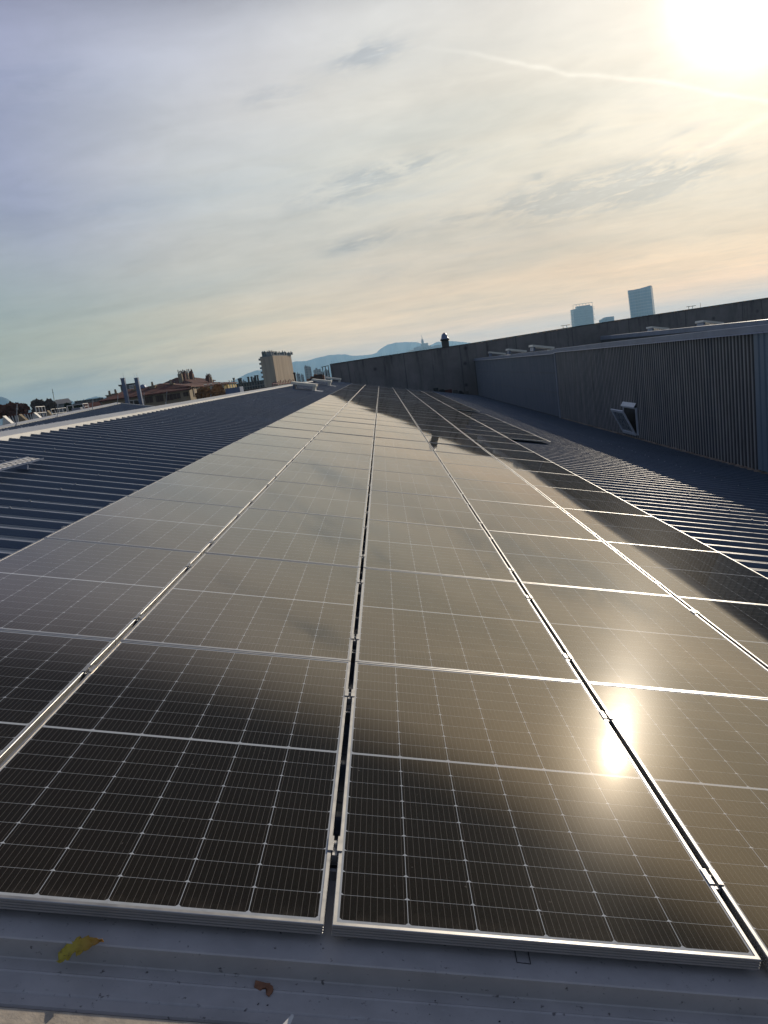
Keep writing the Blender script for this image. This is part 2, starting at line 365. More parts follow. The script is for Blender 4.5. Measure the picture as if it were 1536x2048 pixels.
# ------------------------------------------------------------------ factory building: saw-tooth roof bays
fac = thing('factory_building', 'factory with saw-tooth roof of navy ribbed sheets carrying the solar panels', 'building', (0, 0, -10))
def fchild(o): o.parent = fac; o.location = (0, 0, 10); return o
def rib_profile(v0, v1, pitch=1 / 3, top=.034, base=.086, h=.040, seg=3):
    """(v, n) polyline over the sheet, ribs with rounded shoulders"""
    pts = [(v0, 0)]; v = v0 + pitch / 2
    while v + base < v1:
        b0, b1, t0, t1 = v - base / 2, v + base / 2, v - top / 2, v + top / 2
        pts.append((b0 - .004, 0)); pts.append((b0 + .003, .004))
        for i in range(seg + 1):
            a = math.pi / 2 * i / seg; pts.append((t0 - .006 + .010 * math.sin(a) * .9, h - .008 + .008 * (1 - math.cos(a)) if False else h - .008 * (1 - math.sin(a))))
        for i in range(seg + 1):
            a = math.pi / 2 * (1 - i / seg); pts.append((t1 + .006 - .010 * math.sin(a) * .9, h - .008 * (1 - math.sin(a))))
        pts.append((b1 - .003, .004)); pts.append((b1 + .004, 0))
        # shallow stiffening grooves in the pan
        for q in (.36, .64):
            vc = b1 + (pitch - base) * q
            pts += [(vc - .008, 0), (vc, .003), (vc + .008, 0)]
        v += pitch
    pts.append((v1, 0)); return pts
def sheet(u0, u1, prof, frame):
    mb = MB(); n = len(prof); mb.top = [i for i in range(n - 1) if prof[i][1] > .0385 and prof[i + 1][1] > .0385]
    mb.v = [tuple(frame(u0, v, nn)) for v, nn in prof] + [tuple(frame(u1, v, nn)) for v, nn in prof]
    mb.f = [(i, n + i, n + i + 1, i + 1) for i in range(n - 1)]
    return mb
rs = sheet(-5.5, 9.30, rib_profile(.10, 66.45), lambda u, v, n: rf(u, v, n + PAN))
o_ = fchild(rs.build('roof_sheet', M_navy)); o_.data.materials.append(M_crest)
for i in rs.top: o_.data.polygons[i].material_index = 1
o_['label'] = 'navy ribbed roof sheet under the solar panels'
# screws with washers on the ribs
sc = MB()
k = 0; v = .10 + 1 / 6
while v < 45:
    for uu in (-4.35, -3.1, 5.2, 7.0):
        if (k * 7 + int(uu * 3)) % 3 != 0:
            c = rf(uu + random.uniform(-.02, .02), v, RIB)
            nrm = rf(0, 0, 1)
            sc.bar(c, c + nrm * .004, .014, .014, 6); sc.bar(c + nrm * .004, c + nrm * .014, .007, .006, 6)
    v += 1 / 3; k += 1
fchild(sc.build('fastener', M_steel))['kind'] = 'stuff'
# front edge flashing (profile across v, extruded along u)
fl = [(.25, -.30), (.25, -.064), (-.0545, -.062), (-.0578, -.0650), (-.0455, -.1280), (-.0475, -.1316), (-.0790, -.1316), (-.0825, -.1302), (-.0860, -.1328), (-.1370, -.1328), (-.1395, -.134),
      (-.1425, -.137), (-.1455, -.134), (-.1700, -.132), (-.1730, -.129), (-.1790, -.129), (-.1830, -.134), (-.1830, -.17)]
fb_ = MB(); n = len(fl)
us = [-5.5 + .37 * i for i in range(41)]
for u in us: fb_.v += [tuple(rf(u, v, nn)) for v, nn in fl]
for j in range(len(us) - 1):
    for i in range(n - 1): fb_.f.append((j * n + i, j * n + i + 1, (j + 1) * n + i + 1, (j + 1) * n + i))
def flash_material():
    M = bpy.data.materials.new('scuffed_grey_flashing'); M.use_nodes = True; t = M.node_tree; b = NB(t); p = t.nodes['Principled BSDF']
    oc = b.n('ShaderNodeTexCoord').outputs['Object']
    n = b.noise(oc, 7, 7, .62); n2 = b.noise(oc, 55, 4, .6); n3 = b.noise(b.vm('MULTIPLY', oc, (4, 60, 60)), 1.5, 4, .6)
    c = b.mix(b.map(n, .3, .7), (.40, .385, .375), (.52, .495, .48))
    c = b.mix(b.map(n3, .6, .78, 0, .45), c, (.52, .52, .52))
    c = b.mix(b.map(n2, .635, .72, 0, .85), c, (.06, .052, .05))
    b.lk(c, p.inputs['Base Color']); b.lk(b.map(n, .3, .7, .38, .6), p.inputs['Roughness'])
    bp = b.n('ShaderNodeBump'); bp.inputs['Strength'].default_value = .25; bp.inputs['Distance'].default_value = .004
    b.lk(b.noise(oc, 14, 5, .6), bp.inputs['Height']); b.lk(bp.outputs[0], p.inputs['Normal'])
    return M
M_flash = flash_material()
fchild(fb_.build('edge_flashing', M_flash))['label'] = 'grey stepped edge flashing along the front of the roof'
lg = MB(); A = [rf(u, v, n) for u, v, n in ((-7, -.2070, -.110), (9, -.2070, -.110), (9, -.34, -.110), (-7, -.34, -.110))]
lg.quad(A[0], A[3], A[2], A[1]); dn_ = rf(0, 0, -.09); lg.quad(A[0], A[1], A[1] + dn_, A[0] + dn_); fchild(lg.build('ledge', M_ledge))
# ridge flashing of the bay with the panels: white to v=44.5, navy beyond
def ridge_cap(v0, v1, mat, name, lip):
    mb = MB(); pr = [(-5.27, PAN + .002 if lip else -.075), (-5.30, -.055), (-5.31, -.050), (-5.72, -.085), (-5.74, -.095), (-5.74, -.42)]
    n = len(pr); vs = [v0 + (v1 - v0) * i / 12 for i in range(13)]
    for v in vs: mb.v += [tuple(rf(u, v, nn)) for u, nn in pr]
    for j in range(12):
        for i in range(n - 1): mb.f.append((j * n + i, (j + 1) * n + i, (j + 1) * n + i + 1, j * n + i + 1))
    return fchild(mb.build(name, mat))
ridge_cap(-6, 44.8, M_white_flash, 'ridge_flashing', True)['label'] = 'broad white ridge flashing left of the solar panels'
ridge_cap(44.8, 66.4, M_navy, 'ridge_flashing', False)
# vertical face under the left ridge, and the bay to the left
lw = MB(); a = rf(-5.735, 0, -.3)
lw.quad((a.x, -6, a.z), (a.x, 66.4, a.z), (a.x, 66.4, -2.4), (a.x, -6, -2.4)); fchild(lw.build('bay_wall', M_corrf))
X0R = -19.7
def zr0(Y): return 1.08 + (Y - 36.15) * .026
def r0(a, v, n): return Vector((X0R + a * CS + n * SN, v, zr0(v) - a * SN + n * CS - .03))
rs0 = sheet(0, 13.9, rib_profile(8, 54.0), r0)
fchild(rs0.build('roof_sheet', M_navy))['label'] = 'navy roof sheet of the neighbouring bay beyond the white ridge'
rc = MB()
pr = [(.10, .01), (.09, .075), (.08, .08), (-.30, .08), (-.31, .07), (-.31, -.25)]; n = len(pr); vs = [8 + 46 * i / 10 for i in range(11)]
for v in vs: rc.v += [tuple(r0(u, v, nn)) for u, nn in pr]
for j in range(10):
    for i in range(n - 1): rc.f.append((j * n + i, (j + 1) * n + i, (j + 1) * n + i + 1, j * n + i + 1))
fchild(rc.build('ridge_flashing', M_white_flash))
ve = MB()
for (n0, n1) in ((-.05, .085),):
    q = [r0(-.31, 54.0, n0), r0(13.9, 54.0, n0), r0(13.9, 54.0, n1), r0(-.31, 54.0, n1)]
    q2 = [p + Vector((0, .12, 0)) for p in q]
    ve.add(q + q2, [(0, 1, 2, 3), (3, 2, 6, 7), (7, 6, 5, 4)])
fchild(ve.build('verge_flashing', M_white_flash))
# bays to the right: roof behind the corrugated wall, its next ridge
XW = 8.97; ZB, ZT = -2.265, 1.03
def r2(a, v, n): return Vector((XW + a * CS + n * SN, v, 1.19 - a * SN + n * CS))
fchild(sheet(.30, 11.9, rib_profile(5, 66.3), r2).build('roof_sheet', M_navy))['label'] = 'navy roof sheet behind the corrugated wall'
X3 = 20.7
def z3(Y): return 1.17 + (Y - 37.18) * .0137
g3 = MB(); vs = [25, 40, 55, 66.2]
for i in range(3):
    y0, y1 = vs[i], vs[i + 1]
    g3.quad((X3, y0, z3(y0) - .33), (X3, y1, z3(y1) - .33), (X3, y1, -1.9), (X3, y0, -1.9))
fchild(g3.build('bay_wall', M_corr))
t3 = MB()
for i in range(3):
    y0, y1 = vs[i], vs[i + 1]
    t3.add([(X3 - .06, y0, z3(y0) - .32), (X3 - .06, y1, z3(y1) - .32), (X3 - .06, y1, z3(y1) - .02), (X3 - .06, y0, z3(y0) - .02),
            (X3 + .02, y1, z3(y1) + .0), (X3 + .02, y0, z3(y0) + .0), (X3 + .6, y1, z3(y1) - .10), (X3 + .6, y0, z3(y0) - .10)],
           [(0, 3, 2, 1), (3, 5, 4, 2), (5, 7, 6, 4)])
fchild(t3.build('ridge_flashing', M_trim))
def r3(a, v, n): return Vector((X3 + a * CS + n * SN, v, z3(v) - .05 - a * SN + n * CS))
fchild(sheet(.5, 14, rib_profile(25, 66.2), r3).build('roof_sheet', M_navy))

# ------------------------------------------------------------------ corrugated wall on the right
cw = thing('corrugated_wall', 'long dark corrugated wall with pale blue-grey cap along the right side of the roof', 'wall', (XW, 0, ZB))
def cwchild(o, p=None):
    o.parent = p or cw
    if not p: o.location = (-XW, 0, -ZB)
    return o
def wave(y0, y1, x, amp, pitch, z0, z1, seg=10):
    mb = MB(); N = int((y1 - y0) / pitch * seg)
    zs = [z0, z0 + (z1 - z0) * .5, z1]
    for i in range(N + 1):
        y = y0 + (y1 - y0) * i / N; xx = x - amp * math.cos(2 * math.pi * (y - y0) / pitch)
        for zz in zs: mb.v.append((xx, y, zz))
    for i in range(N):
        for k in range(2): a = i * 3 + k; mb.f.append((a, a + 1, a + 4, a + 3))
    return mb
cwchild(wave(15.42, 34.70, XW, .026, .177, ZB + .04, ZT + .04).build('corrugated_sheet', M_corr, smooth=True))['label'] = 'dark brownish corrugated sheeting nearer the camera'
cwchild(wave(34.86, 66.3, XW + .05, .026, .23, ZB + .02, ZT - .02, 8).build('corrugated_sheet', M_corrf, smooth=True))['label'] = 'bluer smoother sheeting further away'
# flat ribbed sheet at the near end
mb = MB(); prof = []; y = 15.40
while y > -6:
    prof += [(y, 0), (y - .17, 0), (y - .19, -.025), (y - .23, -.025), (y - .25, 0)]; y -= .25
N = len(prof)
mb.v = [(XW - .05 + d, yy, ZB + .1) for yy, d in prof] + [(XW - .05 + d, yy, ZT + .02) for yy, d in prof]
mb.f = [(i, i + 1, N + i + 1, N + i) for i in range(N - 1)]
cwchild(mb.build('ribbed_sheet', M_ribsheet))['label'] = 'blue grey ribbed sheet at the near end'
mb = MB(); mb.box(XW - .06, XW + .02, 34.70, 34.84, ZB + .02, ZT + .1); cwchild(mb.build('corner_post', M_trim))
mb = MB(); mb.box(XW - .02, XW + .12, 66.05, 66.2, ZB, ZT); cwchild(mb.build('corner_post', M_conc))
# cap
mb = MB()
ys = [-6, 5, 15, 25, 34.78]; 
def capz(y): return 1.21 + .012 * math.sin(y * .35)
def capseg(ys, x, z0, lift):
    for i in range(len(ys) - 1):
        a, c = ys[i], ys[i + 1]; za, zc = capz(a) + lift, capz(c) + lift
        mb.add([(x - .075, a, z0), (x - .075, c, z0), (x - .075, c, zc - .025), (x - .075, a, za - .025), (x - .06, a, za - .012), (x - .06, c, zc - .012),
                (x + .40, c, zc - .055), (x + .40, a, za - .055), (x - .105, a, z0 - .025), (x - .105, c, z0 - .025)],
               [(0, 3, 2, 1), (3, 4, 5, 2), (4, 7, 6, 5), (8, 0, 1, 9)])
capseg(ys, XW, 1.03, 0)
cwchild(mb.build('cap_flashing', M_trim)); mb = MB()
ys2 = [34.8 + i * 1.05 for i in range(31)]
def capz(y): return 1.17 + .03 * math.sin(y * .9) * math.exp(-((y - 48) / 7) ** 2)
capseg(ys2, XW + .04, .97, 0)
cwchild(mb.build('cap_flashing', M_trim))['label'] = 'narrower bent cap along the far half'
# mortar strip at the foot
mb = MB(); N = 420; y0, y1 = 7.0, 34.5
for i in range(N + 1):
    y = y0 + (y1 - y0) * i / N; h = .055 + random.uniform(-.02, .02); w = .10 + random.uniform(-.035, .035)
    mb.v += [(XW - .03 - w, y, ZB + .235 * w - .01), (XW - .03 - w * .5, y, ZB + h * .7), (XW - .02, y, ZB + h + .02)]
for i in range(N):
    for k in range(2): a = i * 3 + k; mb.f.append((a, a + 3, a + 4, a + 1))
cwchild(mb.build('mortar_strip', M_mortar))
# bottom rail far half
mb = MB(); mb.box(XW - .02, XW + .06, 34.9, 66.2, ZB - .05, ZB + .05); cwchild(mb.build('sill', M_dark))
# the open window
win = MB(); Y0, Y1, Z0, Z1 = 23.62, 24.98, -2.10, -1.13
hood = MB()
win.box(XW - .055, XW + .02, Y0, Y0 + .06, Z0, Z1); win.box(XW - .055, XW + .02, Y1 - .06, Y1, Z0, Z1)
win.box(XW - .055, XW + .02, Y0 + .06, Y1 - .06, Z0, Z0 + .06); win.box(XW - .055, XW + .02, Y0 + .06, Y1 - .06, Z1 - .05, Z1)
M_wf = mk('dull_window_frame', (.62, .66, .72), .5, 0, .1, 5)
wf = cwchild(win.build('window', M_wf)); wf['label'] = 'small tilted-open window in a pale frame'
mb = MB(); mb.quad((XW - .035, Y0 + .06, Z0 + .06), (XW - .035, Y0 + .06, Z1 - .05), (XW - .035, Y1 - .06, Z1 - .05), (XW - .035, Y1 - .06, Z0 + .06))
cwchild(mb.build('opening', M_dark), wf)
hood.add([(XW - .03, Y0 - .02, Z1 + .16), (XW - .03, Y1 + .02, Z1 + .16), (XW - .12, Y1 + .02, Z1 + .03), (XW - .12, Y0 - .02, Z1 + .03), (XW - .12, Y1 + .02, Z1 - .0), (XW - .12, Y0 - .02, Z1 - .0)],
         [(0, 1, 2, 3), (3, 2, 4, 5)])
cwchild(hood.build('hood', M_wf), wf)
# sash hinged at the bottom, leaning out
sash = MB(); T = R(24)
def sp(y, h, o): return (XW - .07 - math.sin(T) * h - math.cos(T) * o, y, Z0 + .02 + math.cos(T) * h - math.sin(T) * o)
def sbox(ya, yb, ha, hb, o0, o1, mb):
    vs = [sp(y, h, o) for o in (o0, o1) for (y, h) in ((ya, ha), (yb, ha), (yb, hb), (ya, hb))]
    mb.add(vs, [(0, 1, 2, 3), (7, 6, 5, 4), (0, 4, 5, 1), (1, 5, 6, 2), (2, 6, 7, 3), (3, 7, 4, 0)])
H = 1.0
sbox(Y0 + .02, Y0 + .10, 0, H, 0, .05, sash); sbox(Y1 - .10, Y1 - .02, 0, H, 0, .05, sash)
sbox(Y0 + .10, Y1 - .10, 0, .12, 0, .05, sash); sbox(Y0 + .10, Y1 - .10, H - .09, H, 0, .05, sash)
sa = cwchild(sash.build('sash', M_wf), wf)
pn = MB(); sbox(Y0 + .10, Y1 - .10, .12, H - .09, .015, .022, pn); M_pane = mk('dusty_pane', (.18, .21, .24), .3, 0, .2, 3)
cwchild(pn.build('pane', M_pane), wf)

# ------------------------------------------------------------------ concrete wall closing the roof
YC = 66.5
cwl = thing('concrete_wall', 'tall weathered concrete end wall crossing behind the solar array', 'wall', (8, YC, -10))
mb = MB()
tops = [(660, 730), (764, 714), (930, 690), (1130, 658), (1300, 632), (1536, 597)]
pts = [at_y(x, y, YC) for x, y in tops]; e = pts[-1] + (pts[-1] - pts[-2]) * 1.5; pts.append(e)
N = len(pts)
vs = [(p.x, YC, p.z) for p in pts] + [(p.x, YC, -10) for p in pts] + [(p.x, YC + .45, p.z) for p in pts] + [(p.x, YC + .45, -10) for p in pts]
fs = []
for i in range(N - 1):
    fs += [(i, N + i, N + i + 1, i + 1), (2 * N + i, 2 * N + i + 1, 3 * N + i + 1, 3 * N + i), (i, i + 1, 2 * N + i + 1, 2 * N + i)]
fs += [(0, 2 * N, 3 * N, N), (N - 1, 2 * N - 1, 4 * N - 1, 3 * N - 1)]
mb.add(vs, fs)
def conc_mat():
    M = bpy.data.materials.new('stained_concrete'); M.use_nodes = True; t = M.node_tree; b = NB(t); p = t.nodes['Principled BSDF']
    oc = b.n('ShaderNodeTexCoord').outputs['Object']; x, y, z = b.sep(oc)
    n = b.noise(oc, .5, 7, .62); n2 = b.noise(b.comb(b.m('MULTIPLY', x, 1.2), 0, b.m('MULTIPLY', z, .16)), 1.2, 5, .6)
    vor = b.n('ShaderNodeTexVoronoi'); b.lk(oc, vor.inputs['Vector']); vor.inputs['Scale'].default_value = .55
    c = b.mix(b.map(n, .3, .7), (.17, .158, .152), (.27, .252, .238))
    c = b.mix(b.map(n2, .5, .75, 0, .6), c, (.11, .105, .10))
    c = b.mix(b.map(vor.outputs['Distance'], .13, .05, 0, .7), c, (.035, .034, .035))
    jt = b.m('LESS_THAN', b.m('ABSOLUTE', b.m('SUBTRACT', b.m('FRACT', b.m('DIVIDE', x, 5.2)), .5)), .006)
    c = b.mix(b.m('MULTIPLY', jt, .6), c, (.05, .05, .05))
    n5 = b.noise(b.comb(b.m('MULTIPLY', x, 2.2), 0, b.m('MULTIPLY', z, .22)), 1.0, 6, .7)
    c = b.mix(b.m('MULTIPLY', b.map(n5, .54, .68), b.map(z, -2, 2.8, .1, .8)), c, (.06, .055, .052))
    b.lk(c, p.inputs['Base Color']); p.inputs['Roughness'].default_value = .9; p.inputs['Specular IOR Level'].default_value = .25
    bp = b.n('ShaderNodeBump'); bp.inputs['Strength'].default_value = .35; bp.inputs['Distance'].default_value = .05
    b.lk(b.noise(oc, 5, 5, .6), bp.inputs['Height']); b.lk(bp.outputs[0], p.inputs['Normal'])
    return M
o = mb.build('wall_face', conc_mat(), cwl); o.location = (-8, -YC, 10)
cp = MB()
for i in range(N - 1):
    a, c = pts[i], pts[i + 1]
    cp.add([(a.x, YC - .06, a.z + .01), (c.x, YC - .06, c.z + .01), (c.x, YC + .5, c.z + .01), (a.x, YC + .5, a.z + .01),
            (a.x, YC - .06, a.z + .09), (c.x, YC - .06, c.z + .09), (c.x, YC + .5, c.z + .09), (a.x, YC + .5, a.z + .09)],
           [(0, 3, 2, 1), (4, 5, 6, 7), (0, 1, 5, 4), (2, 3, 7, 6), (3, 0, 4, 7), (1, 2, 6, 5)])
o = cp.build('coping', M_conc, cwl); o.location = (-8, -YC, 10)
# stacked debris at its foot
def wallfoot(x): return -x * SN / CS + PAN * (CS + SN * SN / CS)
junk = [(872, 'dark'), (884, 'dark'), (898, 'brick'), (912, 'grey'), (921, 'dark'), (931, 'grey')]
for i, (px_, kind) in enumerate(junk):
    p = at_y(px_, 782, YC - .5); zz = wallfoot(p.x) + .04; mb = MB()
    for q in range(3):
        w = random.uniform(.25, .6); h = random.uniform(.06, .14)
        mb.box(p.x - w / 2 + random.uniform(-.1, .1), p.x + w / 2, YC - .8 + q * .2, YC - .62 + q * .2, zz - .1, zz + h + q * .09)
    o = mb.build('rubble_pile', {'dark': M_black, 'brick': M_tile, 'grey': M_conc}[kind])
    tag(o, ['black scrap heap left of the others against the concrete wall', 'low black scrap piece second from the left against the concrete wall', 'reddish brick rubble at the foot of the concrete wall',
            'grey rubble right of the reddish bricks', 'black scrap by the corner of the two walls', 'grey block leaning in the corner of the two walls'][i], 'rubble', 'rubble at the foot of the concrete wall')
# vent stack on the wall
p = at_y(891, 692, YC + .25)
ch = thing('chimney', 'squat chimney with a domed dark cowl on top of the concrete wall', 'chimney', (p.x, YC + .22, p.z - .35))
MB().box(-.32, .32, -.21, .21, 0, .85).build('stack', M_conc, ch)
MB().lathe((0, 0, .85), [(.38, 0), (.40, .06), (.40, .16), (.33, .20), (.28, .42), (.20, .58), (.09, .68), (.02, .70)], 14).build('cowl', M_post, ch, True)
MB().lathe((0, 0, .84), [(.41, 0), (.415, .02), (.415, .12), (.40, .14)], 14).build('cowl_band', M_black, ch)
# little brackets on the wall top
for i, (px_, py_) in enumerate(((1131, 656), (1382, 618))):
    p = at_y(px_, py_, YC + .2); o = MB()
    o.box(p.x - .42, p.x + .42, YC + .12, YC + .2, p.z + .22, p.z + .26)
    for d in (-.22, .12): o.bar((p.x + d, YC + .16, p.z - .02), (p.x + d, YC + .16, p.z + .23), .02)
    if i: o.bar((p.x + .85, YC + .16, p.z), (p.x + .85, YC + .16, p.z + .42), .015)
    tag(o.build('roof_bracket', M_black), ['small black bracket on the concrete wall left of the round tower', 'small black bracket and spike on the concrete wall right of the towers'][i], 'bracket')

# ------------------------------------------------------------------ solar panels
PW, PL, PU, PV = 1.134, 1.720, 1.156, 1.726
def frame_mesh():
    prof = [(.011, -.0035), (.011, 0), (.0015, 0), (0, -.0015), (0, -.0075), (.002, -.0085), (.002, -.0100), (0, -.0104), (0, -.0155), (.002, -.0165), (.002, -.0180), (0, -.0184),
            (0, -.0235), (.002, -.0245), (.002, -.0260), (0, -.0264), (0, -.032), (.026, -.032), (.026, -.0305), (.0025, -.0305), (.0025, -.0035)]
    mb = MB(); n = len(prof)
    for (cx, cy, sx, sy) in ((0, 0, 1, 1), (PW, 0, -1, 1), (PW, PL, -1, -1), (0, PL, 1, -1)):
        mb.v += [(cx + sx * d, cy + sy * d, z) for d, z in prof]
    for k in range(4):
        a, c = k * n, ((k + 1) % 4) * n
        for i in range(n): j = (i + 1) % n; mb.f.append((a + i, a + j, c + j, c + i))
    return mb.mesh('frame', M_alu)
me_frame = frame_mesh()
me_glass = MB().box(.0105, PW - .0105, .0105, PL - .0105, -.0065, -.0022).mesh('glass', M_cells)
me_jbox = MB().box(.50, .63, .84, .88, -.028, -.0066).mesh('junction_box', M_black)
def row_word(r): return (ORD[r] + ' row' if r < 18 else ('last row' if r == 35 else ORD[35 - r].replace('front', 'last') + ' row')) + (' from the front' if 0 < r < 18 else ' before the concrete wall' if r >= 18 else '')
cells_ = [(c, r) for r in range(36) for c in range(5)] + [(5, r) for r in list(range(10, 17)) + list(range(18, 36))]
rowj = [random.gauss(0, .10) for _ in range(36)]
COLNAME = ['leftmost', 'second', 'third', 'fourth', 'fifth', 'short sixth']
for c, r in cells_:
    u = -2 * PU + .011 + c * PU; v = r * PV
    t = thing('solar_panel', f'black silver-framed solar panel, {row_word(r)}, {COLNAME[c]} column from the left'.replace('leftmost column from the left', 'leftmost column'), 'solar panel', rf(u, v, 0), 'solar panels in the roof array')
    jx = rowj[r] + random.gauss(0, .05); jy = random.gauss(0, .06)
    if r < 4: jx *= .4; jy *= .5
    t.rotation_euler = (R(jx), SL + R(jy), 0)
    for nm, me in (('frame', me_frame), ('glass', me_glass)):
        o = bpy.data.objects.new(nm, me); COL.objects.link(o); o.parent = t
# mid clamps and rails
def clamp_meshes():
    b = MB()
    b.box(-.022, -.0085, -.034, .034, .0004, .0034); b.box(.0085, .022, -.034, .034, .0004, .0034)
    b.box(-.0085, -.0062, -.034, .034, -.016, .0034); b.box(.0062, .0085, -.034, .034, -.016, .0034); b.box(-.0062, .0062, -.034, .034, -.016, -.013)
    b.box(-.0075, .0075, -.046, -.0345, -.030, -.004)
    k = MB(); k.lathe((0, .010, -.013), [(.0058, 0), (.0058, .0085), (.0052, .010)], 10)
    k.lathe((0, .010, -.0029), [(.0028, 0), (.0028, .0006)], 6)
    return b.mesh('clamp_body', M_alu), k.mesh('bolt', M_steel)
me_cb, me_bolt = clamp_meshes()
GAPN = ['first and second', 'second and third', 'third and fourth', 'fourth and fifth']
for r in range(10):
    for e, vv in enumerate((.325, 1.37)):
        for gi in range(4):
            t = thing('mid_clamp', f'silver clamp between {GAPN[gi]} panel columns, {"near" if e == 0 else "far"} end of {ORD[r]} row', 'clamp', rf((gi - 1) * PU, r * PV + vv + random.uniform(-.01, .01), 0), 'clamps holding the panels', (0, SL, 0))
            for nm, me in (('clamp_body', me_cb), ('bolt', me_bolt)):
                o = bpy.data.objects.new(nm, me); COL.objects.link(o); o.parent = t
for r in range(12):
    for e, vv in enumerate((.325, 1.37)):
        v = r * PV + vv; v = round((v - .10 - 1 / 6) * 3) / 3 + .10 + 1 / 6   # on the nearest rib
        v = r * PV + vv if abs(v - r * PV - vv) > .2 else v
        mb = MB()
        for ua, ub in ((-2.375 - (.035 if r % 3 == 1 else 0), 3.47),):
            mb.box(ua, ub, -.021, .021, -.0845, -.0825); mb.box(ua, ub, -.021, -.019, -.0825, -.0335); mb.box(ua, ub, .019, .021, -.0825, -.0335)
            mb.box(ua, ub, -.019, -.008, -.0355, -.0335); mb.box(ua, ub, .008, .019, -.0355, -.0335)
        o = mb.build('mounting_rail', M_alu); o.location = rf(0, v, 0); o.rotation_euler = (0, SL, 0)
        tag(o, f'silver rail end poking out left of the array, {"near" if e == 0 else "far"} end of {ORD[r]} row', 'rail', 'rails under the panels')

# ------------------------------------------------------------------ roof vents
def vent(loc, label, group, slope=SL, s=1.0):
    t = thing('roof_vent', label, 'roof vent', loc, group, (0, slope, 0))
    MB().box(-.70 * s, .66 * s, -.62, .62, .24, .37).add([], []).build('lid', M_vent, t)
    mb = MB(); mb.box(.48 * s, .62 * s, -.5, -.36, 0, .239); mb.box(.48 * s, .62 * s, .36, .5, 0, .239); mb.box(.50 * s, .60 * s, -.36, .36, 0, .239); mb.build('upstand', M_vent, t)
    mb = MB(); mb.box(-.6 * s, -.5 * s, -.5, .5, 0, .239); mb.build('upstand', M_post, t)
    mb = MB(); mb.box(.40 * s, 1.0 * s, -.6, .6, 0, .012); mb.build('apron', M_trim, t)
    return t
for px_, Y, lb in ((622, 38.6, 'nearest cream roof vent beyond the end of the white ridge'), (655, 50.5, 'middle one of three cream roof vents left of the array'), (678, 63, 'farthest cream roof vent left of the array, by the concrete wall')):
    vent(rf(-4.05, Y, RIB), lb, 'cream roof vents')
for Y, lb in ((71.4 - 9, 'small low vent behind the corrugated wall, nearest the concrete wall corner'), (53.3, 'second low vent behind the corrugated wall, left of the wall seam'), (44.7, 'third low vent behind the corrugated wall, straight above the wall seam')):
    p = r2(1.5, Y, .05); vent(p + Vector((0, 0, .16)), lb, 'vents behind the corrugated wall')
for Y, lb in ((56.2, 'white vent beyond the far ridge under the slim square tower'), (47.2, 'white vent beyond the far ridge further right of the towers')):
    p = r3(1.4, Y, .05); vent(p + Vector((0, 0, .12)), lb, 'vents beyond the far ridge')

# ------------------------------------------------------------------ things on the near roof
# perforated cable tray
ct = thing('cable_tray', 'perforated silver cable tray on the navy roof at the left edge of the picture', 'cable tray', rf(-3.96, 6.9, RIB), None, (0, SL, 0))
mb = MB(); L = 5.0
for x in (-.05, .05): mb.box(x - .038, x - .028, -L, 0, .075, .079); mb.box(x + .028, x + .038, -L, 0, .075, .079)
k = 0
while k * .11 < L - .06:
    y = -k * .11
    for x in (-.05, .05): mb.box(x - .028, x + .028, y - .055, y, .076, .078)
    k += 1
mb.build('tray_floor', M_whitep, ct)
mb = MB()
for x in (-.0905, .0885): mb.box(x, x + .002, -L, 0, .073, .092)
mb.build('tray_side', M_post, ct)
mb = MB()
for y in (-.35, -1.1, -2.2, -3.3): mb.box(-.07, .07, y - .015, y + .015, 0, .0715)
mb.build('support', M_post, ct)
